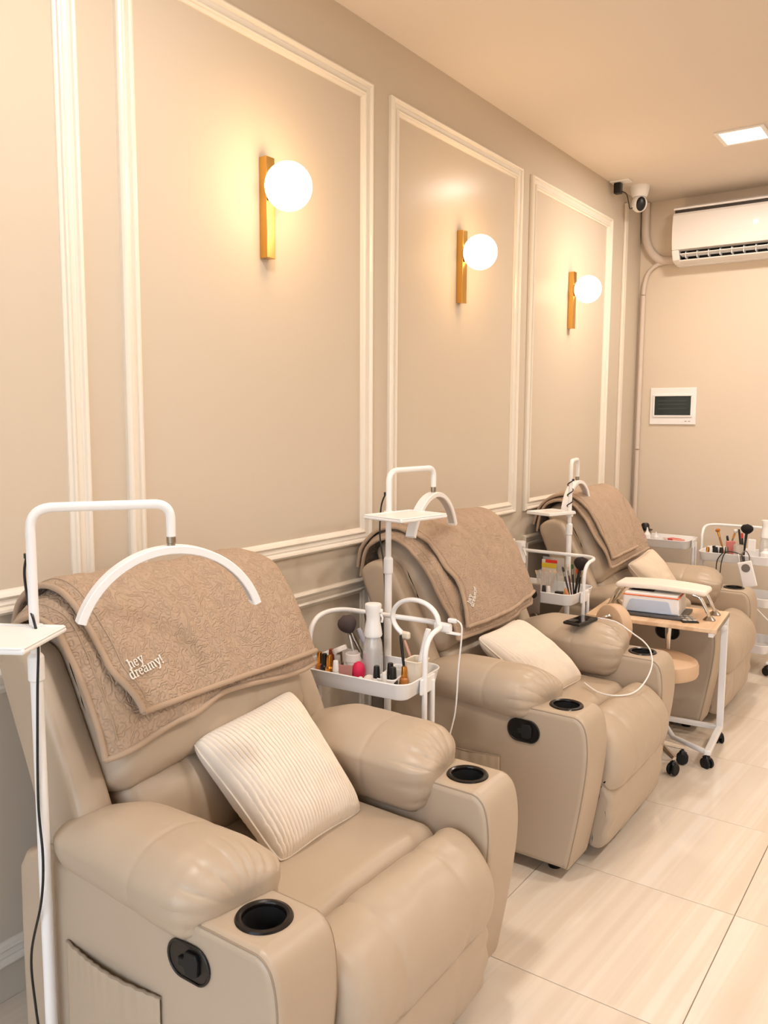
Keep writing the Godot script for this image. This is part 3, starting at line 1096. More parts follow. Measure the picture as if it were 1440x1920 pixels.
func make_drape() -> void:
	var raw := [Vector2(0.060, 0.62), Vector2(0.050, 0.78), Vector2(0.052, 0.90), Vector2(0.070, 0.99), Vector2(0.115, 1.045), Vector2(0.190, 1.066), Vector2(0.265, 1.040), Vector2(0.338, 0.945), Vector2(0.394, 0.835), Vector2(0.433, 0.725), Vector2(0.445, 0.65), Vector2(0.448, 0.56)]
	for i in raw.size() - 1:
		for k in 12:
			drape_curve.append(raw[i].cubic_interpolate(raw[i + 1], raw[maxi(i - 1, 0)], raw[mini(i + 2, raw.size() - 1)], k / 12.0))
	drape_len.append(0.0)
	for i in range(1, drape_curve.size()):
		drape_len.append(drape_len[i - 1] + drape_curve[i].distance_to(drape_curve[i - 1]))
	var best := 0
	for i in drape_curve.size():
		if drape_curve[i].y > drape_curve[best].y:
			best = i
	drape_top = drape_len[best]

func drape_at(s: float, off: float) -> Vector2:
	var l := clampf(s + drape_top, 0.0, drape_len[drape_len.size() - 1] - 0.001)
	var i := clampi(drape_len.bsearch(l), 1, drape_curve.size() - 1)
	var a := drape_curve[i - 1]
	var b := drape_curve[i]
	var d := (b - a).normalized()
	return a.lerp(b, (l - drape_len[i - 1]) / maxf(drape_len[i] - drape_len[i - 1], 1e-6)) + Vector2(-d.y, d.x) * off

# arc length on the front where the drape passes height y
func drape_s(y: float) -> float:
	for i in range(drape_curve.size() - 1, 0, -1):
		if drape_curve[i].y <= y and drape_curve[i - 1].y >= y and drape_len[i] > drape_top:
			return lerpf(drape_len[i], drape_len[i - 1], (y - drape_curve[i].y) / maxf(drape_curve[i - 1].y - drape_curve[i].y, 1e-6)) - drape_top
	return 0.0

func pick(pts: Array, t: float) -> float:
	if t <= pts[0].x:
		return pts[0].y
	for i in range(1, pts.size()):
		if t <= pts[i].x:
			return lerpf(pts[i - 1].y, pts[i].y, smoothstep(0.0, 1.0, (t - pts[i - 1].x) / (pts[i].x - pts[i - 1].x)))
	return pts[pts.size() - 1].y

func cloth_point(z: float, s: float, off: float, nz: FastNoiseLite, amp: float) -> Vector3:
	var beyond := maxf(absf(z) - 0.285, 0.0)
	var fold := nz.get_noise_2d(z * 100.0, s * 42.0) * amp + nz.get_noise_2d(z * 260.0 + 50.0, s * 150.0) * amp * 0.35
	var o := off + fold * 0.8 + amp * 0.4 - beyond * beyond * 5.0
	var q := drape_at(s, o)
	return Vector3(q.x, q.y, z)

# left / right: [s fraction, z]; bottom: [z, y on the front]
func blanket_layer(root: Node3D, called: String, left: Array, right: Array, back_s: float, bottom: Array, off: float, amp: float, seed_: int, hem_left := true) -> Callable:
	var nz := FastNoiseLite.new()
	nz.seed = seed_
	nz.frequency = 0.06
	nz.fractal_octaves = 2
	var at := func(u: float, v: float) -> Vector3:
		var z := lerpf(pick(left, v), pick(right, v), u)
		var s := lerpf(back_s, drape_s(pick(bottom, -z)), v)
		return cloth_point(z, s, off + 0.006 * (1.0 - v), nz, amp)
	var b := MB.new()
	b.sheet(64, 80, at, -0.007, 0.75, 0.65)
	var o := put(b, called, M.plush, root)
	var line := PackedVector3Array()
	for k in 65:
		line.append(at.call(k / 64.0, 1.0))
	var hb := MB.new()
	hb.tube(line, 0.0075, 8)
	put(hb, "hem", M.plush_plain, o)
	# stitch line of the hem band
	line = PackedVector3Array()
	for k in 65:
		line.append(at.call(clampf(k / 64.0, 0.04, 0.97), 0.955) + Vector3(0.0005, 0.0002, 0))
	hb = MB.new()
	hb.tube(line, 0.0018, 6)
	put(hb, "hem_stitch", M.plush_plain, o)
	if hem_left:
		line = PackedVector3Array()
		for k in 70:
			line.append(at.call(0.038, lerpf(0.1, 0.955, k / 69.0)) + Vector3(0.0005, 0.0002, 0))
		hb = MB.new()
		hb.tube(line, 0.0018, 6)
		put(hb, "hem_stitch", M.plush_plain, o)
		line = PackedVector3Array()
		for k in 81:
			line.append(at.call(0.0, k / 80.0))
		hb = MB.new()
		hb.tube(line, 0.0075, 8)
		put(hb, "side_hem", M.plush_plain, o)
	return func(z: float, y: float) -> Vector3: return cloth_point(z, drape_s(y), off + 0.0015, nz, amp)

func embroider(root: Node3D, surf: Callable, rows: Array, z0: float, y0: float, size: float, turn: float) -> void:
	var font := SystemFont.new()
	font.font_names = PackedStringArray(["Droid Serif"])
	var b := MB.new()
	for row in rows:
		var tm := TextMesh.new()
		tm.text = row[0]
		tm.font = font
		tm.font_size = 32
		tm.pixel_size = size / 32.0
		tm.depth = 0.003
		tm.curve_step = 3.0
		tm.horizontal_alignment = HORIZONTAL_ALIGNMENT_LEFT
		var a := tm.get_mesh_arrays()
		var vs: PackedVector3Array = a[Mesh.ARRAY_VERTEX]
		var p := PackedVector3Array()
		for w in vs:
			var x: float = w.x + row[1]
			var y: float = w.y + row[2]
			var rx := x * cos(turn) - y * sin(turn)
			var ry := x * sin(turn) + y * cos(turn)
			var q: Vector3 = surf.call(z0 - rx, y0 + ry * 0.93)
			p.append(q + Vector3(0.93, 0.36, 0) * (w.z + 0.0024))
		var idx: PackedInt32Array = a[Mesh.ARRAY_INDEX] if a[Mesh.ARRAY_INDEX] != null else PackedInt32Array()
		if idx.is_empty():
			for k in vs.size():
				idx.append(k)
		b.emit(p, idx, PackedVector2Array(), true)
	put(b, "embroidery", M.thread, root)

# ------------------------------------------------------------------ cushions
func pillow(called: String, label: String, tl: Vector3, tr: Vector3, br: Vector3, bl: Vector3, th: float, ribs: int, amp: float, m: Material, seed_: int) -> void:
	var base := (bl + br) * 0.5
	var t := thing(called, label, "pillow", base, 0, "cushions on the recliners")
	var nz := FastNoiseLite.new()
	nz.seed = seed_
	nz.frequency = 3.0
	nz.fractal_octaves = 2
	var nrm := (tr - tl).cross(bl - tl).normalized()
	if nrm.x + nrm.y < 0:
		nrm = -nrm
	var b := MB.new()
	var nu := ribs * 12 if ribs > 0 else 60
	for side in [1.0, -1.0]:
		b.grid(nu, 44, func(u: float, v: float) -> Vector3:
			var pu := 0.5 + (u - 0.5) * (1.0 - 0.07 * (1.0 - pow(2 * v - 1, 2.0)))
			var pv := 0.5 + (v - 0.5) * (1.0 - 0.07 * (1.0 - pow(2 * u - 1, 2.0)))
			var q := tl.lerp(tr, pu).lerp(bl.lerp(br, pu), pv) - base
			var eu := 1.0 - pow(absf(2 * u - 1), 2.6)
			var ev := 1.0 - pow(absf(2 * v - 1), 2.6)
			var h := pow(maxf(eu * ev, 0.0), 0.46)
			var cr := pow(absf(2 * u - 1) * absf(2 * v - 1), 5.0) * 0.07
			q = q.lerp((tl + tr + bl + br) * 0.25 - base, cr)
			var w := nz.get_noise_2d(u * 0.8, v * 0.8) * 0.008 * h
			var edge := smoothstep(0.0, 0.10, minf(minf(u, 1 - u), minf(v, 1 - v)))
			if ribs > 0:
				w += amp * (pow(absf(sin(PI * (u + 0.003 * nz.get_noise_2d(u * 0.3, v * 0.6)) * ribs)), 0.36) - 0.75) * lerpf(0.5, 1.0, edge)
				w += 0.0045 * nz.get_noise_2d(u * 6.0, v * 9.0) * smoothstep(0.15, 0.7, v) * smoothstep(0.30, 0.0, u)
			return q + nrm * side * (th * 0.5 * h + w + 0.002), false, false, false)
	# the two faces wind the same way: turn the rear one over
	var half := b.ix.size() / 2
	var c0 := b.v[b.ix[half / 2]]
	for part in 2:
		var i0: int = part * half
		var want := nrm if part == 0 else -nrm
		var mid := i0 + (half / 6) * 3 + (half / 12 / 3) * 3
		var f := (b.v[b.ix[mid + 2]] - b.v[b.ix[mid]]).cross(b.v[b.ix[mid + 1]] - b.v[b.ix[mid]])
		if f.dot(want) < 0:
			var k := i0
			while k < i0 + half:
				var w := b.ix[k + 1]
				b.ix[k + 1] = b.ix[k + 2]
				b.ix[k + 2] = w
				k += 3
			var vh := b.v.size() / 2
			for k2 in vh:
				b.n[part * vh + k2] = -b.n[part * vh + k2]
	put(b, "cover", m, t)
	var seam := PackedVector3Array()
	for e in 4:
		for k in 24:
			var q := k / 24.0
			var u := q if e == 0 else (1.0 if e == 1 else (1.0 - q if e == 2 else 0.0))
			var v := 0.0 if e == 0 else (q if e == 1 else (1.0 if e == 2 else 1.0 - q))
			var pu := 0.5 + (u - 0.5) * (1.0 - 0.07 * (1.0 - pow(2 * v - 1, 2.0)))
			var pv := 0.5 + (v - 0.5) * (1.0 - 0.07 * (1.0 - pow(2 * u - 1, 2.0)))
			var cr := pow(absf(2 * u - 1) * absf(2 * v - 1), 5.0) * 0.07
			seam.append((tl.lerp(tr, pu).lerp(bl.lerp(br, pu), pv)).lerp((tl + tr + bl + br) * 0.25, cr) - base)
	seam.append(seam[0])
	var sb := MB.new()
	sb.tube(seam, 0.003, 6, false)
	put(sb, "edge_seam", m, t)

func build_chairs() -> void:
	make_drape()
	var zc := [-1.434, -2.850, -4.420]
	var r0 := build_recliner("beige leather recliner beside the shop-window end, holding the broad-ribbed cushion", Vector3(0, 0, zc[0]))
	copy(r0, "beige leather recliner in the middle, with a phone on its arm pad", Vector3(0, 0, zc[1]))
	copy(r0, "beige leather recliner at the far end, behind the rolling side table", Vector3(0, 0, zc[2]))
	# blankets over the headrests
	var b0 := thing("blanket", "taupe plush blanket with clear white embroidery, under the level arc lamp", "blanket", Vector3(0, 0, zc[0]), 0, "plush blankets over the headrests")
	blanket_layer(b0, "under_layer", [Vector2(0, 0.36), Vector2(0.3, 0.405), Vector2(0.45, 0.39), Vector2(0.6, 0.375), Vector2(1, 0.366)], [Vector2(0, -0.33), Vector2(1, -0.345)], -0.30, [Vector2(-0.37, 0.742), Vector2(-0.145, 0.771), Vector2(-0.01, 0.795), Vector2(0.26, 0.778), Vector2(0.35, 0.785)], 0.016, 0.010, 31)
	var s0 := blanket_layer(b0, "top_layer", [Vector2(0, 0.34), Vector2(0.5, 0.34), Vector2(0.8, 0.322), Vector2(1, 0.280)], [Vector2(0, -0.34), Vector2(1, -0.352)], -0.26, [Vector2(-0.28, 0.813), Vector2(0.03, 0.815), Vector2(0.36, 0.815)], 0.032, 0.012, 32)
	embroider(b0, s0, [["hey", 0.010, 0.021], ["dreamy!", 0.0, 0.0]], 0.292, 0.888, 0.0265, deg_to_rad(9))
	var b1 := thing("blanket", "taupe plush blanket on middle headrest, hanging lowest over its back", "blanket", Vector3(0, 0, zc[1]), 0, "plush blankets over the headrests")
	blanket_layer(b1, "under_layer", [Vector2(0, 0.36), Vector2(0.4, 0.375), Vector2(0.7, 0.35), Vector2(1, 0.31)], [Vector2(0, -0.35), Vector2(1, -0.355)], -0.25, [Vector2(-0.31, 0.690), Vector2(0.04, 0.684), Vector2(0.28, 0.712), Vector2(0.36, 0.725)], 0.014, 0.012, 41)
	var s1 := blanket_layer(b1, "top_layer", [Vector2(0, 0.35), Vector2(0.4, 0.345), Vector2(0.62, 0.285), Vector2(0.8, 0.235), Vector2(1, 0.262)], [Vector2(0, -0.36), Vector2(1, -0.375)], -0.22, [Vector2(-0.26, 0.722), Vector2(0.04, 0.722), Vector2(0.36, 0.752)], 0.032, 0.016, 42)
	embroider(b1, s1, [["hey", 0.006, 0.016], ["dreamy!", 0.0, 0.0]], 0.212, 0.782, 0.020, deg_to_rad(50))
	var b2 := thing("blanket", "taupe plush blanket on the far headrest, next to the corner trolley", "blanket", Vector3(0, 0, zc[2]), 0, "plush blankets over the headrests")
	blanket_layer(b2, "under_layer", [Vector2(0, 0.35), Vector2(0.4, 0.36), Vector2(0.7, 0.35), Vector2(1, 0.31)], [Vector2(0, -0.36), Vector2(1, -0.35)], -0.25, [Vector2(-0.31, 0.722), Vector2(0.04, 0.735), Vector2(0.30, 0.745)], 0.016, 0.012, 51)
	blanket_layer(b2, "top_layer", [Vector2(0, 0.33), Vector2(0.4, 0.335), Vector2(0.7, 0.32), Vector2(1, 0.295)], [Vector2(0, -0.37), Vector2(1, -0.10)], -0.22, [Vector2(-0.30, 0.765), Vector2(0.08, 0.775), Vector2(0.36, 0.78)], 0.032, 0.012, 52)
	# cushions
	pillow("throw_pillow", "cream corduroy cushion with broad ribs, leaning to one corner of the near seat", Vector3(0.405, 0.700, -1.310), Vector3(0.405, 0.735, -1.680), Vector3(0.690, 0.462, -1.655), Vector3(0.700, 0.468, -1.320), 0.165, 31, 0.0095, M.corduroy, 61)
	pillow("throw_pillow", "cream cushion with fine faint ribs on the middle recliner", Vector3(0.485, 0.690, -2.610), Vector3(0.475, 0.690, -2.965), Vector3(0.735, 0.465, -3.050), Vector3(0.735, 0.470, -2.700), 0.14, 40, 0.0030, M.corduroy, 62)
	pillow("throw_pillow", "plain beige cushion on the far recliner", Vector3(0.455, 0.715, -4.33), Vector3(0.495, 0.775, -4.60), Vector3(0.690, 0.465, -4.64), Vector3(0.700, 0.465, -4.34), 0.15, 0, 0.0, M.linen, 63)

# ------------------------------------------------------------------ arc lamps on stands
func lamp_stand(label: String, pole: Vector2, top_y: float, tip: Vector2, arc_y: float, arc_dir: Vector2, half: float, sag: float, tray_c: Vector2, tray_y: float, tray_turn: float, tray_size: Vector2, collar_y: float) -> Node3D:
	var t := thing("lamp_stand", label, "lamp", Vector3(pole.x, 0, pole.y), 0, "arc lamps behind the recliners")
	var rel := Vector3(tip.x - pole.x, 0, tip.y - pole.y)
	# flat base sliding under the chair
	var base := MB.new()
	base.rbox(Vector3(0, 0.011, 0), Vector3(0.24, 0.022, 0.05), 0.006, 2)
	base.rbox(Vector3(0.105, 0.011, -0.13), Vector3(0.03, 0.022, 0.30), 0.006, 2)
	base.rbox(Vector3(-0.105, 0.011, -0.13), Vector3(0.03, 0.022, 0.30), 0.006, 2)
	put(base, "base", M.white, t)
	var lp := MB.new()
	lp.tube(PackedVector3Array([Vector3(0, 0.02, 0), Vector3(0, collar_y, 0)]), 0.0128, 16)
	put(lp, "lower_pole", M.white, t)
	var co := MB.new()
	co.lathe(Vector3(0, collar_y, 0), [Vector2(0.0128, -0.055), Vector2(0.0165, -0.05), Vector2(0.0165, -0.004), Vector2(0.0150, 0.0), Vector2(0.0100, 0.006), Vector2(0, 0.006), Vector2(0, -0.055)], 16)
	put(co, "collar", M.white, t)
	var up := MB.new()
	up.tube(bent([Vector3(0, collar_y - 0.02, 0), Vector3(0, top_y, 0), rel + Vector3(0, top_y, 0), rel + Vector3(0, arc_y + 0.028, 0)], 0.045, 10), 0.0100, 16)
	put(up, "upper_tube", M.white, t)
	var jt := MB.new()
	jt.lathe(rel + Vector3(0, arc_y + 0.005, 0), [Vector2(0, 0), Vector2(0.0085, 0), Vector2(0.0085, 0.008), Vector2(0.0098, 0.009), Vector2(0.0098, 0.028), Vector2(0, 0.028)], 16)
	put(jt, "swivel_joint", M.steel, t)
	# half-moon light bar
	var R := (half * half + sag * sag) / (2.0 * sag)
	var amax := asin(minf(half / R, 1.0))
	var d3 := Vector3(arc_dir.x, 0, arc_dir.y).normalized()
	var nrm := d3.cross(Vector3.UP).normalized()
	var cen := rel + Vector3(0, arc_y - R, 0)
	var sec := [Vector2(0.007, 0.017), Vector2(0.009, 0.014), Vector2(0.009, -0.014), Vector2(0.007, -0.017), Vector2(-0.007, -0.017), Vector2(-0.009, -0.014), Vector2(-0.009, 0.014), Vector2(-0.007, 0.017)]
	var ab := MB.new()
	var p := PackedVector3Array()
	var ti := PackedInt32Array()
	var N := 40
	for e in sec.size():
		var e2 := (e + 1) % sec.size()
		var b0 := p.size()
		for k in N + 1:
			var a := lerpf(-amax, amax, float(k) / N)
			var rad := d3 * sin(a) + Vector3.UP * cos(a)
			for q in [sec[e], sec[e2]]:
				p.append(cen + rad * (R + q.x) + nrm * q.y)
		for k in N:
			var i := b0 + k * 2
			ti.append_array(PackedInt32Array([i, i + 1, i + 3, i, i + 3, i + 2]))
	for en in 2:
		var a := -amax if en == 0 else amax
		var rad := d3 * sin(a) + Vector3.UP * cos(a)
		var b0 := p.size()
		for q in sec:
			p.append(cen + rad * (R + q.x) + nrm * q.y)
		for k in range(1, sec.size() - 1):
			if en == 0:
				ti.append_array(PackedInt32Array([b0, b0 + k + 1, b0 + k]))
			else:
				ti.append_array(PackedInt32Array([b0, b0 + k, b0 + k + 1]))
	ab.emit(p, ti, PackedVector2Array(), true)
	var bar := put(ab, "light_bar", M.white, t)
	var df := MB.new()
	df.grid(N, 1, func(u: float, v: float) -> Vector3:
		var a := lerpf(-amax * 0.96, amax * 0.96, u)
		var rad := d3 * sin(a) + Vector3.UP * cos(a)
		return cen + rad * (R - 0.0095) + nrm * lerpf(-0.011, 0.011, v))
	put(df, "diffuser", mat(Color(0.74, 0.71, 0.69), 0.5), bar)
	# side tray clamped to the pole
	var tr := MB.new()
	tr.xf = Transform3D(Basis(Vector3.UP, tray_turn), Vector3(tray_c.x - pole.x, tray_y, tray_c.y - pole.y))
	tr.rbox(Vector3.ZERO, Vector3(tray_size.x, 0.012, tray_size.y), 0.0055, 3)
	for s in [[Vector3(0, 0.0065, tray_size.y / 2 - 0.004), Vector3(tray_size.x - 0.01, 0.005, 0.008)], [Vector3(0, 0.0065, -tray_size.y / 2 + 0.004), Vector3(tray_size.x - 0.01, 0.005, 0.008)], [Vector3(tray_size.x / 2 - 0.004, 0.0065, 0), Vector3(0.008, 0.005, tray_size.y - 0.01)], [Vector3(-tray_size.x / 2 + 0.004, 0.0065, 0), Vector3(0.008, 0.005, tray_size.y - 0.01)]]:
		tr.rbox(s[0], s[1], 0.0025, 2)
	var tray := put(tr, "tray", M.white, t)
	var br := MB.new()
	br.lathe(Vector3(0, tray_y - 0.022, 0), [Vector2(0.010, 0), Vector2(0.017, 0.001), Vector2(0.017, 0.030), Vector2(0.010, 0.031), Vector2(0.010, 0)], 16)
	put(br, "clamp", M.white, tray)
	return t

func cable(called: String, label: String, category: String, pts: Array, r: float, m: Material, sub := 8) -> void:
	var t := thing(called, label, category, pts[0])
	var rel := []
	for q in pts:
		rel.append(q - pts[0])
	var b := MB.new()
	b.tube(path3(rel, sub), r, 7)
	put(b, "wire", m, t)

func lamp_cable(lamp: Node3D, pts: Array) -> void:
	var b := MB.new()
	b.tube(path3(pts, 8), 0.0028, 7)
	var c := put(b, "power_cord", M.black, lamp)
	var g := MB.new()
	g.lathe(pts[0] + Vector3(0, -0.005, 0), [Vector2(0, 0), Vector2(0.006, 0), Vector2(0.006, 0.010), Vector2(0, 0.010)], 10)
	put(g, "grommet", M.black, c)

func build_lamps() -> void:
	var l := lamp_stand("white arc lamp with its bar level over the embroidered blanket, black cord down its pole", Vector2(0.380, -0.936), 1.305, Vector2(0.532, -1.168), 1.206, Vector2(0.39, -0.92), 0.192, 0.138, Vector2(0.372, -0.836), 1.056, deg_to_rad(30.7), Vector2(0.25, 0.175), 1.000)
	lamp_cable(l, [Vector3(-0.010, 1.207, 0.004), Vector3(-0.018, 1.17, 0.006), Vector3(-0.012, 1.11, 0.004), Vector3(0.016, 1.075, 0.010), Vector3(0.030, 1.03, 0.012), Vector3(0.026, 0.92, 0.016), Vector3(0.012, 0.70, 0.016), Vector3(0.030, 0.58, 0.022), Vector3(0.020, 0.48, 0.024), Vector3(-0.030, 0.34, 0.022), Vector3(-0.026, 0.22, 0.020), Vector3(0.0, 0.10, 0.022), Vector3(0.002, 0.03, 0.03), Vector3(-0.06, 0.006, 0.08)])
	l = lamp_stand("white arc lamp with an empty tray, beside the trolley with the ring light", Vector2(0.330, -2.272), 1.312, Vector2(0.350, -2.525), 1.215, Vector2(-0.168, -0.986), 0.20, 0.13, Vector2(0.425, -2.235), 1.168, deg_to_rad(81), Vector2(0.225, 0.170), 1.015)
	lamp_cable(l, [Vector3(-0.010, 1.235, 0.004), Vector3(-0.028, 1.19, 0.004), Vector3(-0.036, 1.10, 0.0), Vector3(-0.028, 1.04, 0.0), Vector3(-0.018, 0.98, 0.0), Vector3(-0.016, 0.80, -0.006), Vector3(-0.018, 0.40, 0.0), Vector3(-0.03, 0.03, 0.0)])
	l = lamp_stand("white arc lamp with cord wound round its pole, beside the farthest recliner", Vector2(0.325, -3.845), 1.283, Vector2(0.272, -4.06), 1.165, Vector2(-0.05, -1.0), 0.175, 0.135, Vector2(0.262, -3.765), 1.030, deg_to_rad(72), Vector2(0.19, 0.155), 0.97)
	var coil := []
	for k in 30:
		var a := k * 0.62
		coil.append(Vector3(cos(a) * 0.0135, 1.19 - k * 0.0052, sin(a) * 0.0135))
	lamp_cable(l, coil)

# ------------------------------------------------------------------ trolleys
func round_rect(w: float, d: float, r: float, seg := 6) -> PackedVector2Array:
	var o := PackedVector2Array()
	for c in 4:
		var cx := (w / 2 - r) * (1.0 if c == 0 or c == 3 else -1.0)
		var cy := (d / 2 - r) * (1.0 if c < 2 else -1.0)
		for k in seg + 1:
			var a := PI / 2 * (c + float(k) / seg)
			o.append(Vector2(cx + cos(a) * r, cy + sin(a) * r))
	return o

func open_tray(w: float, d: float, h: float, rc: float, taper := 0.010) -> MB:
	var prof := [[taper + 0.006, 0.0], [taper, 0.004], [0.0, h - 0.006], [-0.003, h - 0.003], [-0.002, h], [0.002, h], [0.003, h - 0.004], [taper + 0.004, 0.006], [taper + 0.008, 0.003]]
	var p := PackedVector3Array()
	var t := PackedInt32Array()
	var m := 0
	for q in prof:
		var o := round_rect(w - 2 * q[0], d - 2 * q[0], maxf(rc - q[0], 0.004))
		m = o.size()
		for e in o:
			p.append(Vector3(e.x, q[1], e.y))
	for k in prof.size() - 1:
		for i in m:
			var j := (i + 1) % m
			t.append_array(PackedInt32Array([k * m + i, k * m + j, (k + 1) * m + j, k * m + i, (k + 1) * m + j, (k + 1) * m + i]))
	for e in 2:
		var s0 := 0 if e == 0 else (prof.size() - 1) * m
		var c := p.size()
		p.append(Vector3(0, prof[0 if e == 0 else prof.size() - 1][1], 0))
		for i in m:
			var j := (i + 1) % m
			if e == 0:
				t.append_array(PackedInt32Array([c, s0 + j, s0 + i]))
			else:
				t.append_array(PackedInt32Array([c, s0 + i, s0 + j]))
	var b := MB.new()
	b.emit(p, t, PackedVector2Array(), true)
	return b

var caster_mesh: ArrayMesh
var wheel_mesh: ArrayMesh

func casters(root: Node3D, spots: Array, top: float) -> void:
	if caster_mesh == null:
		var c := MB.new()
		c.lathe(Vector3(0, 0.045, 0), [Vector2(0, 0), Vector2(0.016, 0), Vector2(0.012, 0.012), Vector2(0.006, 0.016), Vector2(0.006, 0.03), Vector2(0, 0.03)], 12)
		c.prism(PackedVector2Array([Vector2(-0.012, 0.02), Vector2(0.004, 0.015), Vector2(0.020, 0.03), Vector2(0.018, 0.052), Vector2(-0.008, 0.054)]), -0.009, 0.009, 0.002)
		caster_mesh = c.mesh()
		var w := MB.new()
		w.xf = Transform3D(Basis(Vector3.RIGHT, PI / 2), Vector3(0, 0.025, 0))
		w.lathe(Vector3(0, -0.018, 0), [Vector2(0, 0), Vector2(0.022, 0), Vector2(0.025, 0.003), Vector2(0.025, 0.009), Vector2(0.022, 0.012), Vector2(0, 0.012)], 20)
		w.lathe(Vector3(0, 0.006, 0), [Vector2(0, 0), Vector2(0.022, 0), Vector2(0.025, 0.003), Vector2(0.025, 0.009), Vector2(0.022, 0.012), Vector2(0, 0.012)], 20)
		wheel_mesh = w.mesh()
	var k := 0
	for s in spots:
		k += 1
		var c := put_mesh(caster_mesh, "caster", M.black, root, Transform3D(Basis(Vector3.UP, k * 1.3), Vector3(s.x, top - 0.07, s.y)))
		put_mesh(wheel_mesh, "wheel", M.matte_black, c)

func trolley(label: String, at: Vector3, turn: float, L: float, W: float, rim_y: float, handle := true) -> Node3D:
	var t := thing("salon_trolley", label, "trolley", at, turn, "white three-tier trolleys")
	var hx := L / 2 + 0.009
	for y in [rim_y - 0.055, 0.40, 0.125]:
		var b := open_tray(L, W, 0.055, 0.045)
		var o := put(b, "shelf_tray", M.white, t)
		o.position = Vector3(0, y, 0)
	var fr := MB.new()
	fr.tube(bent([Vector3(-hx, 0.075, 0.022), Vector3(-hx, rim_y + 0.125, 0.022), Vector3(-hx, rim_y + 0.135, -W / 2 - 0.005), Vector3(hx, rim_y + 0.135, -W / 2 - 0.005), Vector3(hx, rim_y + 0.125, 0.022), Vector3(hx, 0.075, 0.022)], 0.075, 8), 0.0085, 12)
	if not handle:
		fr = MB.new()
		for s in [-1.0, 1.0]:
			fr.tube(PackedVector3Array([Vector3(hx * s, 0.075, 0.030), Vector3(hx * s, rim_y - 0.02, 0.030)]), 0.0085, 12)
	put(fr, "handle_frame" if handle else "post", M.white, t)
	for s in [-1.0, 1.0]:
		var pb := MB.new()
		pb.tube(PackedVector3Array([Vector3(hx * s, 0.075, -0.030), Vector3(hx * s, rim_y - 0.02, -0.030)]), 0.0085, 12)
		put(pb, "post", M.white, t)
		for y in [rim_y - 0.028, 0.427, 0.152]:
			put(box(Vector3((hx - 0.004) * s, y, -0.004), Vector3(0.010, 0.050, 0.088), 0.003), "bracket", M.white, t)
		var ft := MB.new()
		ft.rbox(Vector3(hx * s * 0.96, 0.078, 0), Vector3(0.022, 0.014, W * 0.96), 0.004, 1)
		put(ft, "foot_rail", M.white, t)
	casters(t, [Vector2(-hx * 0.96, W * 0.44), Vector2(hx * 0.96, W * 0.44), Vector2(-hx * 0.96, -W * 0.44), Vector2(hx * 0.96, -W * 0.44)], 0.075)
	return t

# ------------------------------------------------------------------ small salon things
func spray_bottle(label: String, at: Vector3, turn: float, trigger: bool, k := 1.0) -> void:
	var t := thing("spray_bottle", label, "bottle", at, turn, "clear spray bottles with white tops")
	var b := MB.new()
	b.lathe(Vector3.ZERO, [Vector2(0, 0), Vector2(0.030, 0), Vector2(0.033, 0.004), Vector2(0.033, 0.085), Vector2(0.030, 0.115), Vector2(0.024, 0.138), Vector2(0.022, 0.142), Vector2(0.020, 0.142), Vector2(0.028, 0.113), Vector2(0.031, 0.084), Vector2(0.031, 0.005), Vector2(0, 0.004)], 26)
	put(b, "bottle", glassy(Color(0.93, 0.92, 0.90), 0.30, 0.08), t)
	var w := MB.new()
	w.lathe(Vector3.ZERO, [Vector2(0, 0.006), Vector2(0.030, 0.006), Vector2(0.030, 0.075), Vector2(0, 0.075)], 24)
	put(w, "water", glassy(Color(0.90, 0.92, 0.92), 0.25, 0.04), t)
	var s := MB.new()
	s.tube(PackedVector3Array([Vector3(0, 0.012, 0), Vector3(0, 0.145, 0)]), 0.0035, 8)
	s.lathe(Vector3(0, 0.098, 0), [Vector2(0, 0), Vector2(0.012, 0), Vector2(0.012, 0.03), Vector2(0, 0.03)], 12)
	put(s, "dip_tube", M.white, t)
	var h := MB.new()
	h.lathe(Vector3.ZERO, [Vector2(0, 0.138), Vector2(0.028, 0.138), Vector2(0.030, 0.144), Vector2(0.027, 0.165), Vector2(0.0225, 0.190), Vector2(0.0225, 0.205), Vector2(0.026, 0.228), Vector2(0.0275, 0.240), Vector2(0.0255, 0.244), Vector2(0, 0.246)], 26)
	put(h, "spray_head", M.white, t)
	var n := MB.new()
	n.rbox(Vector3(0.026, 0.222, 0), Vector3(0.012, 0.012, 0.014), 0.003, 1)
	put(n, "nozzle", M.white, t)
	var tg := MB.new()
	if trigger:
		tg.tube(path3([Vector3(0.022, 0.213, 0), Vector3(0.034, 0.200, 0), Vector3(0.046, 0.178, 0)], 4), PackedFloat32Array([0.004, 0.005, 0.005, 0.005, 0.005, 0.005, 0.005, 0.004, 0.0035]), 8)
	else:
		tg.tube(path3([Vector3(0.024, 0.213, 0), Vector3(0.031, 0.200, 0), Vector3(0.029, 0.185, 0)], 4), 0.0035, 8)
	put(tg, "trigger", M.white, t)
	t.scale = Vector3(k, k, k)

func polish(label: String, group: String, at: Vector3, cap: Material, body: Material, k := 1.0) -> void:
	k *= 1.15
	var t := thing("polish_bottle", label, "nail polish", at, 0, group)
	var b := MB.new()
	b.lathe(Vector3.ZERO, [Vector2(0, 0), Vector2(0.011, 0), Vector2(0.0125, 0.002), Vector2(0.0125, 0.026), Vector2(0.009, 0.031), Vector2(0, 0.031)], 16)
	put(b, "bottle", body, t)
	var c := MB.new()
	c.lathe(Vector3.ZERO, [Vector2(0, 0.031), Vector2(0.0092, 0.031), Vector2(0.0092, 0.036), Vector2(0.0075, 0.060), Vector2(0.0065, 0.062), Vector2(0, 0.062)], 16)
	put(c, "cap", cap, t)
	t.scale = Vector3(k, k, k)

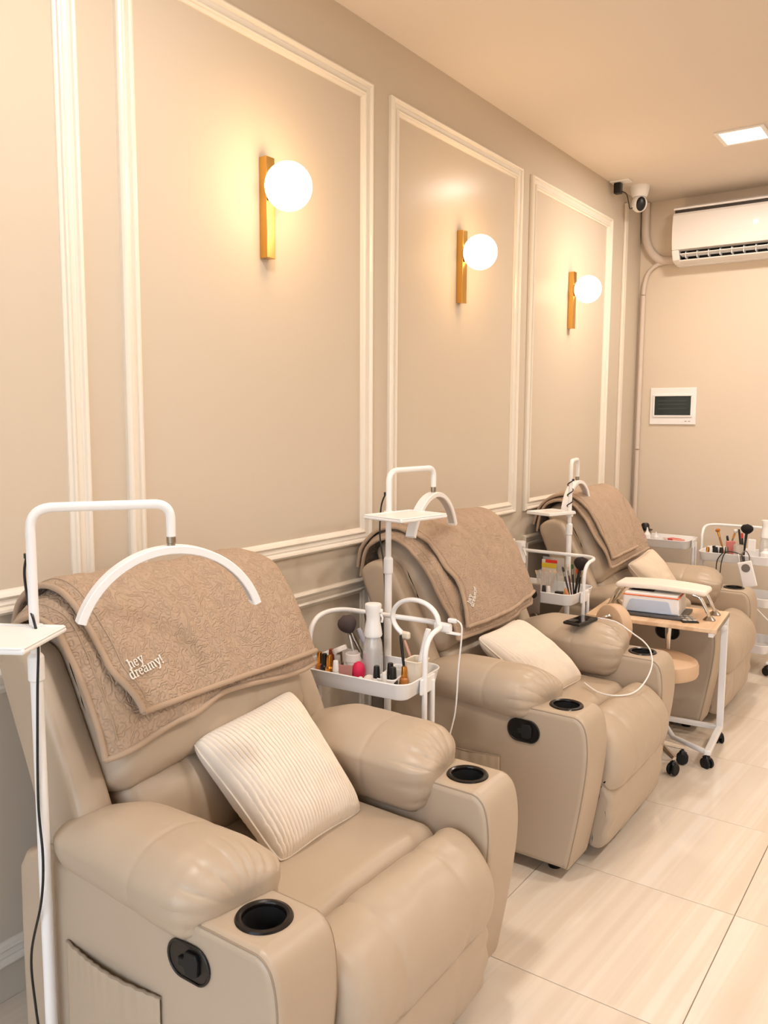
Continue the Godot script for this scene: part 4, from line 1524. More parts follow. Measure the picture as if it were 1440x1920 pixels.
# a brush or pen standing from a to b
func stick(called: String, label: String, category: String, group: String, a: Vector3, b: Vector3, r: float, m: Material, head_r := 0.0, head: Material = null, ferrule: Material = null, head_len := 0.03) -> void:
	var t := thing(called, label, category, a, 0, group)
	var d := (b - a)
	var n := d.normalized()
	var len := d.length()
	var hb := MB.new()
	var hl := len - (head_len if head_r > 0 else 0.0)
	hb.tube(PackedVector3Array([Vector3.ZERO, n * hl * 0.5, n * hl * 0.9, n * hl]), PackedFloat32Array([r * 0.7, r, r, r * 0.8]), 8)
	put(hb, "handle", m, t)
	if ferrule != null:
		var f := MB.new()
		f.tube(PackedVector3Array([n * hl * 0.80, n * hl]), r * 1.15, 8)
		put(f, "ferrule", ferrule, t)
	if head_r > 0:
		var h := MB.new()
		var y := n
		var x := y.cross(Vector3.BACK).normalized()
		h.xf = Transform3D(Basis(x, y, x.cross(y)), n * hl)
		var prof := [Vector2(0, 0), Vector2(r * 0.9, 0.0)]
		for k in 8:
			var q := (k + 1) / 8.0
			prof.append(Vector2(lerpf(r, head_r, pow(sin(minf(q / 0.55, 1.0) * PI / 2), 0.8)) * (1.0 if q < 0.55 else sqrt(maxf(1.0 - pow((q - 0.55) / 0.45, 2.0), 0.0))), q * head_len))
		h.lathe(Vector3.ZERO, prof, 18)
		put(h, "bristles", head, t)

func one(called: String, label: String, category: String, b: MB, part: String, m: Material, at: Vector3, turn := 0.0, group := "") -> Node3D:
	var t := thing(called, label, category, at, turn, group)
	put(b, part, m, t)
	return t

func lathe_of(prof: Array, sides := 20) -> MB:
	var b := MB.new()
	b.lathe(Vector3.ZERO, prof, sides)
	return b

func ball_prof(rx: float, ry: float, cy: float, n := 10) -> Array:
	var o := []
	for k in n + 1:
		o.append(Vector2(sin(PI * k / n) * rx, cy - cos(PI * k / n) * ry))
	return o

func build_trolley_a() -> void:
	var y := 0.653
	trolley("white trolley between near and middle recliners, with ring light clipped to its handle", Vector3(0.395, 0, -2.072), deg_to_rad(5), 0.41, 0.25, 0.702)
	spray_bottle("clear spray bottle standing before the ring light, its top taller than the brushes", Vector3(0.392, y, -2.100), deg_to_rad(20), false)
	var amber := glassy(Color(0.75, 0.42, 0.08), 0.75, 0.08)
	var blk: Material = M.black
	polish("amber polish bottle with copper cap at the trolley end by the wall", "gold and amber polish on the ring-light trolley", Vector3(0.222, y, -2.035), M.gold, amber)
	polish("gold polish bottle beside a black-capped one, near the frosted jar", "gold and amber polish on the ring-light trolley", Vector3(0.272, y, -2.025), M.gold, M.gold)
	polish("black polish bottle between the two gold ones on the ring-light trolley", "", Vector3(0.247, y, -2.030), M.black, M.black)
	polish("clear polish bottle with frosted cap next to the flip jar", "", Vector3(0.290, y, -2.045), glassy(Color(0.92, 0.90, 0.88), 0.8, 0.3), glassy(Color(0.9, 0.88, 0.86), 0.5, 0.1))
	polish("brown polish bottle with a copper cap behind the amber one", "", Vector3(0.232, y, -2.085), mat(Color(0.55, 0.25, 0.14), 0.3), mat(Color(0.30, 0.16, 0.10), 0.2))
	polish("taupe polish bottle with a bronze cap, behind the gold bottle", "", Vector3(0.262, y, -2.090), mat(Color(0.50, 0.42, 0.34), 0.35, 0.6), mat(Color(0.42, 0.34, 0.27), 0.2))
	for k in 3:
		polish(["black-capped polish bottle with white body, beside the cotton ball", "all-black polish bottle behind the white-bodied one, by the clear box", "all-black polish bottle against the tray's rounded front corner"][k], "black-capped polish by the front corner", [Vector3(0.470, y, -2.012), Vector3(0.487, y, -2.062), Vector3(0.520, y, -2.030)][k], blk, [mat(Color(0.88, 0.86, 0.84), 0.3), blk, mat(Color(0.05, 0.05, 0.05), 0.3)][k], 1.05)
	stick("powder_brush", "large round mauve-grey powder brush leaning over the polish bottles", "brush", "", Vector3(0.355, y + 0.004, -2.135), Vector3(0.262, 0.838, -2.110), 0.007, M.steel, 0.032, mat(Color(0.30, 0.25, 0.25), 0.95), M.steel, 0.064)
	stick("nail_file", "flat lavender-grey handle beside the powder brush", "nail file", "", Vector3(0.372, y + 0.004, -2.150), Vector3(0.318, 0.800, -2.120), 0.009, mat(Color(0.72, 0.71, 0.74), 0.3))
	stick("detail_brush", "thin black brush with copper ferrule behind the spray bottle", "brush", "", Vector3(0.362, y + 0.004, -2.160), Vector3(0.310, 0.842, -2.165), 0.0045, M.black, 0.003, mat(Color(0.2, 0.13, 0.1), 0.8), M.gold, 0.03)
	stick("detail_brush", "black brush with an orange tip next to the thin one", "brush", "", Vector3(0.385, y + 0.004, -2.160), Vector3(0.350, 0.830, -2.172), 0.0055, M.black, 0.003, mat(Color(0.75, 0.36, 0.16), 0.7), M.gold, 0.03)
	stick("eyeliner_pen", "slim black pen upright beside the spray head", "pen", "", Vector3(0.392, y + 0.004, -2.155), Vector3(0.385, 0.845, -2.160), 0.005, M.black)
	stick("eyeliner_pen", "dark maroon pen leaning beside the spray bottle", "pen", "", Vector3(0.400, y + 0.004, -2.145), Vector3(0.370, 0.790, -2.150), 0.0055, mat(Color(0.16, 0.07, 0.08), 0.4))
	# frosted flip jar and nozzle bottle
	var jar := lathe_of([Vector2(0, 0), Vector2(0.022, 0), Vector2(0.024, 0.004), Vector2(0.022, 0.060), Vector2(0.025, 0.064), Vector2(0.025, 0.086), Vector2(0.022, 0.088), Vector2(0.021, 0.070), Vector2(0.019, 0.006), Vector2(0, 0.005)], 24)
	var fj := one("flip_jar", "frosted jar with its round lid flipped open", "jar", jar, "jar", glassy(Color(0.93, 0.90, 0.88), 0.55, 0.3), Vector3(0.352, y, -2.045))
	var lid := lathe_of([Vector2(0, 0), Vector2(0.024, 0), Vector2(0.025, 0.003), Vector2(0.025, 0.014), Vector2(0.022, 0.016), Vector2(0.021, 0.004), Vector2(0, 0.004)], 24)
	var lo := put(lid, "lid", glassy(Color(0.92, 0.89, 0.87), 0.65, 0.3), fj)
	lo.transform = Transform3D(Basis(Vector3.BACK, 0.5), Vector3(-0.046, 0.085, 0.004))
	var pump := lathe_of([Vector2(0, 0.0), Vector2(0.004, 0.0), Vector2(0.005, 0.04), Vector2(0.010, 0.052), Vector2(0, 0.052)], 12)
	put(pump, "inner_tube", M.white, fj)
	one("sponge", "magenta makeup sponge behind the mauve card", "sponge", lathe_of(ball_prof(0.022, 0.033, 0.033), 20), "sponge", mat(Color(0.80, 0.08, 0.28), 0.6), Vector3(0.378, y, -2.040))
	var card := MB.new()
	card.xf = Transform3D(Basis(Vector3.RIGHT, -0.25), Vector3.ZERO)
	card.rbox(Vector3(0, 0.028, 0), Vector3(0.055, 0.056, 0.003), 0.001, 1)
	one("lash_card", "mauve card leaning against the flip jar", "card", card, "card", mat(Color(0.66, 0.46, 0.43), 0.5), Vector3(0.348, y, -2.000), 0.3)
	var wt := MB.new()
	wt.xf = Transform3D(Basis(Vector3.BACK, -1.15) , Vector3(0, 0.012, 0))
	wt.lathe(Vector3.ZERO, [Vector2(0, 0), Vector2(0.008, 0), Vector2(0.010, 0.004), Vector2(0.011, 0.046), Vector2(0, 0.046)], 16)
	one("cream_tube", "small white tube lying on the front edge of the tray", "tube", wt, "tube", M.white, Vector3(0.392, y, -1.992), -0.25)
	one("cotton_ball", "white cotton ball in front of the black-capped polish", "cotton", lathe_of(ball_prof(0.021, 0.020, 0.020), 18), "cotton", mat(Color(0.90, 0.87, 0.84), 0.95), Vector3(0.440, y, -2.015))
	var wb := open_tray(0.06, 0.165, 0.04, 0.012, 0.006)
	one("organiser_box", "long white organiser box across the trolley", "box", wb, "box", M.white, Vector3(0.486, y, -2.088), deg_to_rad(14))
	var cb := open_tray(0.055, 0.075, 0.085, 0.014, 0.004)
	one("cream_cup", "cream plastic cup holding a paddle, at the trolley end towards the aisle", "cup", cb, "cup", M.cream_plastic, Vector3(0.547, y, -2.122), deg_to_rad(5))
	one("clear_box", "small clear plastic box standing in the organiser", "box", box(Vector3(0, 0.020, 0), Vector3(0.036, 0.032, 0.036), 0.004, 2), "box", glassy(Color(0.95, 0.95, 0.95), 0.35, 0.05), Vector3(0.480, y + 0.004, -2.135), 0.3)
	stick("cuticle_tool", "black-tipped tool standing inside the ring light", "tool", "", Vector3(0.498, y + 0.006, -2.130), Vector3(0.455, 0.790, -2.165), 0.005, M.black)
	stick("cuticle_tool", "rose-coloured tool crossing the black-tipped one", "tool", "", Vector3(0.535, y + 0.006, -2.150), Vector3(0.470, 0.775, -2.165), 0.005, mat(Color(0.76, 0.58, 0.50), 0.4))
	stick("paddle", "white rounded paddle standing in the cream cup", "tool", "", Vector3(0.548, y + 0.006, -2.118), Vector3(0.580, 0.835, -2.135), 0.011, M.white)
	# more of the clutter round the spray bottle
	polish("clear polish bottle with white cap in front of the flip jar", "", Vector3(0.318, y, -2.000), M.white, glassy(Color(0.9, 0.88, 0.86), 0.5, 0.1), 0.95)
	polish("short gold polish bottle lying against the white organiser", "", Vector3(0.530, y, -2.075), M.gold, mat(Color(0.72, 0.45, 0.18), 0.25), 0.95)
	polish("white polish bottle with dark print beside the front black one", "", Vector3(0.502, y, -2.008), mat(Color(0.86, 0.84, 0.82), 0.35), mat(Color(0.80, 0.78, 0.76), 0.3), 0.85)
	stick("tweezers", "steel tweezers standing beside the powder brush", "tweezers", "", Vector3(0.318, y + 0.004, -2.120), Vector3(0.280, 0.782, -2.115), 0.004, M.steel)
	stick("tweezers", "thin white stick between powder brush and flip jar", "stick", "", Vector3(0.330, y + 0.004, -2.105), Vector3(0.296, 0.778, -2.100), 0.003, M.white)
	stick("nail_file", "grey nail file behind the spray bottle", "nail file", "", Vector3(0.388, y + 0.004, -2.172), Vector3(0.362, 0.822, -2.178), 0.007, mat(Color(0.55, 0.52, 0.50), 0.6))
	stick("detail_brush", "black brush with wide black grip beside the orange-tipped one", "brush", "", Vector3(0.375, y + 0.004, -2.168), Vector3(0.336, 0.808, -2.172), 0.008, M.black)
	one("serum_bottle", "slim translucent pink bottle between flip jar and magenta sponge", "bottle", lathe_of([Vector2(0, 0), Vector2(0.016, 0), Vector2(0.017, 0.003), Vector2(0.017, 0.050), Vector2(0.008, 0.062), Vector2(0.007, 0.080), Vector2(0, 0.081)], 18), "bottle", glassy(Color(0.85, 0.62, 0.62), 0.6, 0.12), Vector3(0.372, y, -2.085))
	one("white_cap", "white disc cap tipped beside the clear polish bottle", "cap", lathe_of([Vector2(0, 0), Vector2(0.015, 0), Vector2(0.015, 0.012), Vector2(0.012, 0.014), Vector2(0, 0.014)], 18), "cap", M.white, Vector3(0.300, y, -1.990))
	one("makeup_pouch", "glossy red pouch showing behind the spray bottle foot", "pouch", box(Vector3(0, 0.030, 0), Vector3(0.030, 0.060, 0.020), 0.008, 2), "pouch", mat(Color(0.62, 0.10, 0.16), 0.25), Vector3(0.345, y, -2.140), 0.4)
	# clip-on ring light
	var rl := thing("ring_light", "white open ring light clipped to the trolley handle", "lamp", Vector3(0.602, 0.838, -2.205))
	var ring := PackedVector3Array()
	for k in 41:
		var a := deg_to_rad(lerpf(-15.0, 238.0, k / 40.0))
		ring.append(Vector3(-0.108 + cos(a) * 0.088, 0.004 + sin(a) * 0.064, 0.01))
	var rb := MB.new()
	rb.xf = Transform3D(Basis.from_scale(Vector3(1, 1, 1.4)), Vector3.ZERO)
	rb.tube(ring, 0.0075, 10)
	put(rb, "ring", M.white, rl)
	put(box(Vector3(-0.148, -0.054, 0.014), Vector3(0.040, 0.026, 0.018), 0.008, 3), "end_cap", M.cream_plastic, rl)
	put(box(Vector3(-0.004, -0.006, 0.012), Vector3(0.060, 0.030, 0.022), 0.007, 2), "clip", M.white, rl)
	put(box(Vector3(0.036, -0.020, 0.012), Vector3(0.050, 0.006, 0.018), 0.002, 1), "clip_jaw", M.white, rl)
	put(box(Vector3(0.030, 0.020, 0.012), Vector3(0.030, 0.014, 0.014), 0.004, 1), "switch", M.white, rl)
	cable("usb_cable", "white cable hanging from the ring light clip down past the armrest", "cable", [Vector3(0.648, 0.860, -2.195), Vector3(0.664, 0.846, -2.195), Vector3(0.664, 0.800, -2.195), Vector3(0.652, 0.700, -2.200), Vector3(0.640, 0.560, -2.205), Vector3(0.612, 0.420, -2.200), Vector3(0.600, 0.200, -2.19), Vector3(0.62, 0.006, -2.16)], 0.0026, M.white)

func build_trolley_b() -> void:
	var y := 0.653
	trolley("white trolley between middle and far recliners, with grey fan hanging on its rim", Vector3(0.300, 0, -3.590), 0.0, 0.42, 0.28, 0.702)
	spray_bottle("spray bottle with lever trigger, beside the middle blanket's edge", Vector3(0.165, y, -3.630), deg_to_rad(-25), true)
	# acrylic sorter
	var ab := MB.new()
	for s in [[Vector3(0, 0.055, 0.035), Vector3(0.11, 0.11, 0.003)], [Vector3(0, 0.085, -0.035), Vector3(0.11, 0.17, 0.003)], [Vector3(0.054, 0.055, 0), Vector3(0.003, 0.11, 0.068)], [Vector3(-0.054, 0.055, 0), Vector3(0.003, 0.11, 0.068)], [Vector3(0, 0.002, 0), Vector3(0.11, 0.003, 0.07)]]:
		ab.rbox(s[0], s[1], 0.001, 1)
	one("acrylic_sorter", "clear acrylic sorter box full of brushes", "box", ab, "walls", glassy(Color(0.85, 0.87, 0.86), 0.22, 0.04), Vector3(0.312, y, -3.660))
	one("colour_card", "card with yellow band and red top at the back of the sorter", "card", box(Vector3(0, 0.05, 0), Vector3(0.075, 0.10, 0.003), 0.001), "card", mat(Color(0.80, 0.77, 0.70), 0.6), Vector3(0.300, y + 0.06, -3.672))
	var cc: Node3D = get_node("colour_card")
	put(box(Vector3(0, 0.072, 0.002), Vector3(0.075, 0.022, 0.002), 0.0005), "yellow_band", mat(Color(0.80, 0.68, 0.16), 0.6), cc)
	put(box(Vector3(0.012, 0.093, 0.002), Vector3(0.060, 0.016, 0.002), 0.0005), "red_band", mat(Color(0.78, 0.18, 0.10), 0.6), cc)
	rng.seed = 77
	for k in 7:
		var x := 0.275 + k * 0.008
		stick("lip_brush", "pale pink disposable brush in the acrylic sorter", "brush", "pale pink brushes in the sorter", Vector3(x, y + 0.006, -3.640 - (k % 2) * 0.012), Vector3(x - 0.030 + k * 0.010, y + 0.105 + rng.randf() * 0.018, -3.640 - (k % 3) * 0.01), 0.0028, mat(Color(0.82, 0.60, 0.47), 0.5), 0.004, mat(Color(0.86, 0.68, 0.55), 0.7), null, 0.022)
	var bm := [mat(Color(0.12, 0.07, 0.07), 0.4), mat(Color(0.30, 0.06, 0.08), 0.35), M.black, mat(Color(0.22, 0.18, 0.17), 0.4), M.black]
	for k in 5:
		stick("eyeshadow_brush", "dark handled brush with %s bristles beside the sorter" % ["dark grey", "pale grey", "green", "orange", "off-white"][k], "brush", "dark brushes beside the sorter", Vector3(0.420 + k * 0.008, y + 0.004, -3.645 - k * 0.006), Vector3(0.372 + k * 0.024, y + 0.135 + (k % 3) * 0.010, -3.665), 0.0045, bm[k], 0.006, [mat(Color(0.25, 0.22, 0.2), 0.9), mat(Color(0.8, 0.75, 0.7), 0.9), mat(Color(0.25, 0.38, 0.18), 0.7), mat(Color(0.80, 0.32, 0.12), 0.7), mat(Color(0.75, 0.72, 0.70), 0.8)][k], M.steel, 0.026)
	stick("powder_brush", "large dark brown powder brush leaning towards the trolley post", "brush", "", Vector3(0.445, y + 0.004, -3.640), Vector3(0.478, 0.848, -3.650), 0.007, M.black, 0.036, mat(Color(0.13, 0.08, 0.08), 0.9), mat(Color(0.15, 0.10, 0.10), 0.3), 0.066)
	var cols := [Color(0.42, 0.30, 0.24), Color(0.70, 0.62, 0.56), Color(0.48, 0.38, 0.30), Color(0.62, 0.50, 0.44), Color(0.82, 0.78, 0.74)]
	for k in 5:
		polish("%s polish bottle in the front row of the fan trolley" % ["brown white-capped", "pale taupe black-capped", "olive brown white-capped", "rosy taupe black-capped", "off-white"][k], "front row of polish on the fan trolley", Vector3(0.268 + k * 0.027, y, -3.500 - (k % 2) * 0.010), mat([Color(0.86, 0.84, 0.82), Color(0.16, 0.13, 0.12)][k % 2], 0.35), mat(cols[k], 0.2), 0.95)
	one("eyeshadow_box", "small black box with white dot at the front of the fan trolley", "box", box(Vector3(0, 0.024, 0), Vector3(0.034, 0.048, 0.026), 0.003, 2), "box", M.black, Vector3(0.424, y, -3.510))
	var wed := MB.new()
	wed.prism(PackedVector2Array([Vector2(-0.022, 0), Vector2(0.022, 0), Vector2(-0.012, 0.066)]), -0.012, 0.012, 0.001)
	one("cork_wedge", "tan wedge standing beside the small black box", "wedge", wed, "wedge", mat(Color(0.70, 0.48, 0.28), 0.7), Vector3(0.464, y, -3.515))
	stick("scissors", "bronze scissors handle rising behind the spray bottle", "scissors", "", Vector3(0.200, y + 0.004, -3.600), Vector3(0.222, 0.770, -3.590), 0.004, M.gold)
	# hanging fan
	var fan := thing("handheld_fan", "grey slab-shaped fan with round black opening hung on the trolley rim", "fan", Vector3(0.330, 0.600, -3.428), deg_to_rad(24))
	put(box(Vector3(0, 0.070, 0), Vector3(0.070, 0.140, 0.020), 0.006, 2), "body", mat(Color(0.46, 0.41, 0.37), 0.4), fan)
	var op := MB.new()
	op.xf = Transform3D(Basis(Vector3.RIGHT, PI / 2), Vector3(0, 0.092, 0.009))
	op.lathe(Vector3.ZERO, [Vector2(0, 0), Vector2(0.021, 0), Vector2(0.021, 0.0025), Vector2(0, 0.0025)], 28)
	put(op, "opening", M.matte_black, fan)
	var rr := PackedVector3Array()
	for k in 29:
		rr.append(Vector3(cos(TAU * k / 28.0) * 0.0225, 0.092 + sin(TAU * k / 28.0) * 0.0225, 0.0105))
	var rm := MB.new()
	rm.tube(rr, 0.0016, 6, false)
	put(rm, "opening_ring", M.steel, fan)
	var hk := MB.new()
	hk.tube(path3([Vector3(-0.02, 0.135, -0.004), Vector3(-0.022, 0.156, -0.012), Vector3(-0.020, 0.150, -0.026), Vector3(-0.020, 0.12, -0.030)], 5), 0.003, 6)
	put(hk, "hook", mat(Color(0.46, 0.41, 0.37), 0.4), fan)
	cable("usb_cable", "grey cable dangling below the hanging fan", "cable", [Vector3(0.348, 0.602, -3.424), Vector3(0.360, 0.585, -3.424), Vector3(0.366, 0.50, -3.424), Vector3(0.372, 0.40, -3.426), Vector3(0.36, 0.006, -3.42)], 0.0028, mat(Color(0.60, 0.57, 0.54), 0.5))

func build_trolley_c() -> void:
	var y := 0.653
	trolley("white trolley by the back wall with cords and a white fan draped over its rim", Vector3(0.835, 0, -5.245), 0.0, 0.42, 0.29, 0.702)
	spray_bottle("clear spray bottle on the trolley against the back wall", Vector3(0.965, y, -5.285), deg_to_rad(60), false)
	stick("powder_brush", "large black powder brush beside the hanging cords", "brush", "", Vector3(0.850, y + 0.004, -5.270), Vector3(0.862, 0.866, -5.285), 0.007, M.black, 0.036, mat(Color(0.07, 0.06, 0.06), 0.9), M.black, 0.062)
	stick("kabuki_brush", "wooden brush with orange top, curved beside a white puff", "brush", "", Vector3(0.745, y + 0.004, -5.270), Vector3(0.690, 0.825, -5.280), 0.006, mat(Color(0.62, 0.42, 0.22), 0.5), 0.015, mat(Color(0.72, 0.42, 0.14), 0.8), M.gold, 0.022)
	stick("kabuki_brush", "wooden brush topped with a white puff", "brush", "", Vector3(0.752, y + 0.004, -5.270), Vector3(0.800, 0.830, -5.285), 0.005, mat(Color(0.60, 0.45, 0.30), 0.5), 0.013, mat(Color(0.86, 0.84, 0.82), 0.9), M.gold, 0.026)
	stick("eyeliner_pen", "black pen leaning beside the wooden brushes", "pen", "", Vector3(0.775, y + 0.004, -5.28), Vector3(0.748, 0.785, -5.285), 0.007, M.black)
	stick("mascara_wand", "glossy black mascara wand next to the black powder brush", "mascara", "", Vector3(0.845, y + 0.004, -5.255), Vector3(0.816, 0.832, -5.275), 0.006, M.black)
	stick("mascara_wand", "short black wand with pink base by the powder brush", "mascara", "", Vector3(0.855, y + 0.004, -5.25), Vector3(0.835, 0.810, -5.270), 0.006, M.black, 0.0, null, mat(Color(0.80, 0.16, 0.22), 0.4))
	one("blush_pack", "rose pink pack leaning in the middle of the back trolley", "pack", box(Vector3(0, 0.055, 0), Vector3(0.052, 0.11, 0.012), 0.004, 2), "pack", mat(Color(0.78, 0.45, 0.42), 0.3), Vector3(0.785, y, -5.225), 0.3)
	one("frosted_cup", "frosted cup beside the rose pink pack", "cup", lathe_of([Vector2(0, 0), Vector2(0.026, 0), Vector2(0.030, 0.095), Vector2(0.028, 0.095), Vector2(0.024, 0.004), Vector2(0, 0.004)], 22), "cup", glassy(Color(0.85, 0.80, 0.76), 0.4, 0.2), Vector3(0.835, y, -5.195))
	one("hand_mirror", "white oval hand mirror standing over the hanging cords", "mirror", box(Vector3(0, 0.075, 0), Vector3(0.045, 0.075, 0.010), 0.0048, 3), "frame", M.white, Vector3(0.905, y + 0.02, -5.215), -0.2)
	for k in 2:
		polish("black square-shouldered polish bottle at the front of the back trolley", "black polish pair on the back trolley", Vector3(0.722 + k * 0.030, y, -5.140), M.black, M.black, 1.1)
	polish("white-capped polish bottle beside the pair of black ones", "", Vector3(0.692, y, -5.145), M.white, mat(Color(0.52, 0.40, 0.30), 0.25))
	polish("copper-capped polish bottle at the end of the front row", "", Vector3(0.668, y, -5.165), M.gold, mat(Color(0.40, 0.26, 0.18), 0.25))
	for k in 3:
		polish(["cream polish bottle with black cap on the back trolley", "red-brown polish bottle with white cap on the back trolley", "silver polish bottle beside the frosted cup"][k], "", Vector3(0.700 + k * 0.036, y, -5.180), [M.black, M.white, M.steel][k], [mat(Color(0.80, 0.74, 0.66), 0.3), mat(Color(0.45, 0.16, 0.12), 0.25), M.steel][k], 1.1)
	one("lotion_bottle", "white lotion bottle next to the clear spray bottle on the back trolley", "bottle", lathe_of([Vector2(0, 0), Vector2(0.026, 0), Vector2(0.027, 0.003), Vector2(0.027, 0.060), Vector2(0.012, 0.072), Vector2(0.010, 0.085), Vector2(0, 0.086)], 20), "bottle", M.white, Vector3(0.985, y, -5.200))
	# hanging things on the front rim
	var fan := thing("handheld_fan", "white slab-shaped fan with grey disc hung from the back trolley by a strap", "fan", Vector3(0.945, 0.520, -5.050), deg_to_rad(0))
	var fb := MB.new()
	fb.xf = Transform3D(Basis(Vector3.BACK, deg_to_rad(16)), Vector3.ZERO)
	fb.rbox(Vector3(0, 0.085, 0), Vector3(0.078, 0.150, 0.018), 0.006, 2)
	put(fb, "body", M.white, fan)
	var dd := MB.new()
	dd.xf = Transform3D(Basis(Vector3.BACK, deg_to_rad(16)) * Basis(Vector3.RIGHT, PI / 2), Vector3(-0.032, 0.118, 0.0085))
	dd.lathe(Vector3.ZERO, [Vector2(0, 0), Vector2(0.024, 0), Vector2(0.024, 0.002), Vector2(0, 0.002)], 26)
	put(dd, "disc", mat(Color(0.45, 0.42, 0.40), 0.4), fan)
	var st := MB.new()
	st.tube(path3([Vector3(-0.060, 0.150, 0), Vector3(-0.062, 0.19, -0.004), Vector3(-0.040, 0.215, -0.006), Vector3(-0.020, 0.19, -0.004), Vector3(-0.016, 0.164, 0)], 6), 0.0035, 7)
	put(st, "strap", mat(Color(0.42, 0.39, 0.37), 0.6), fan)
	cable("cord_loop", "thin black cord looped over the rim of the back trolley", "cord", [Vector3(0.775, 0.712, -5.088), Vector3(0.745, 0.66, -5.084), Vector3(0.742, 0.58, -5.084), Vector3(0.752, 0.54, -5.084), Vector3(0.763, 0.58, -5.084), Vector3(0.770, 0.66, -5.084), Vector3(0.790, 0.712, -5.088), Vector3(0.840, 0.716, -5.092), Vector3(0.880, 0.704, -5.086)], 0.003, M.black)
	cable("wrist_strap", "dark grey wrist strap hanging as a long loop from the back trolley", "strap", [Vector3(0.878, 0.712, -5.086), Vector3(0.892, 0.64, -5.082), Vector3(0.898, 0.54, -5.082), Vector3(0.908, 0.505, -5.082), Vector3(0.922, 0.535, -5.082), Vector3(0.908, 0.60, -5.082), Vector3(0.890, 0.70, -5.084)], 0.004, mat(Color(0.20, 0.18, 0.17), 0.6))
	cable("charging_cable", "white charging cable drooping from the back trolley towards the aisle", "cable", [Vector3(0.862, 0.712, -5.074), Vector3(0.874, 0.66, -5.066), Vector3(0.886, 0.56, -5.066), Vector3(0.915, 0.47, -5.070), Vector3(0.975, 0.41, -5.060), Vector3(1.04, 0.35, -5.055), Vector3(1.09, 0.30, -5.06)], 0.003, M.white)

func build_trolley_d() -> void:
	var y := 0.673
	trolley("white trolley tucked in the corner behind the far recliner, holding pink packs", Vector3(0.290, 0, -5.455), 0.0, 0.43, 0.28, 0.722, false)
	for k in 2:
		var b := lathe_of([Vector2(0, 0), Vector2(0.021, 0), Vector2(0.022, 0.003), Vector2(0.022, 0.055), Vector2(0.016, 0.065), Vector2(0.007, 0.075), Vector2(0.003, 0.100), Vector2(0, 0.100)], 18)
		one("dropper_bottle", ["white nozzle bottle standing next to the blanket's edge", "smaller white nozzle bottle with a yellowish foot"][k], "bottle", b, "bottle", M.white, Vector3(0.225 + k * 0.055, y, -5.40 - k * 0.01), 0.0).scale = Vector3.ONE * [1.1, 0.85][k]
	one("black_cap", "black dome-shaped cap behind the white nozzle bottles", "cap", lathe_of([Vector2(0, 0), Vector2(0.048, 0), Vector2(0.048, 0.004), Vector2(0.028, 0.010), Vector2(0.026, 0.035), Vector2(0.018, 0.045), Vector2(0, 0.047)], 22), "cap", M.black, Vector3(0.185, y + 0.082, -5.48))
	one("cap_stand", "beige block under the black dome-shaped cap", "box", box(Vector3(0, 0.041, 0), Vector3(0.07, 0.082, 0.06), 0.006, 2), "block", mat(Color(0.62, 0.55, 0.48), 0.6), Vector3(0.185, y, -5.48))
	one("clear_jar", "clear lidded jar between nozzle bottles and pink packs", "jar", lathe_of([Vector2(0, 0), Vector2(0.024, 0), Vector2(0.025, 0.003), Vector2(0.025, 0.040), Vector2(0.022, 0.046), Vector2(0, 0.048)], 20), "jar", glassy(Color(0.92, 0.90, 0.86), 0.45, 0.1), Vector3(0.345, y, -5.42))
	var pk := [Color(0.80, 0.30, 0.33), Color(0.84, 0.42, 0.42), Color(0.86, 0.56, 0.50), Color(0.72, 0.24, 0.28)]
	for k in 4:
		one("lash_pack", ["red pack lying flat on the corner trolley", "coral pack lying across the red one", "salmon pack at the trolley's open end", "dark red pack under the salmon one"][k], "pack", box(Vector3(0, 0.006, 0), Vector3(0.075, 0.012, 0.05), 0.003), "pack", mat(pk[k], 0.4), Vector3([0.375, 0.400, 0.435, 0.425][k], y + [0.026, 0.039, 0.038, 0.026][k], [-5.40, -5.41, -5.375, -5.40][k]), [0.1, -0.4, 0.3, -0.1][k])
	one("pack_box", "low cream box carrying the pink packs", "box", box(Vector3(0, 0.0125, 0), Vector3(0.15, 0.025, 0.10), 0.003), "box", M.cream_plastic, Vector3(0.402, y, -5.405))

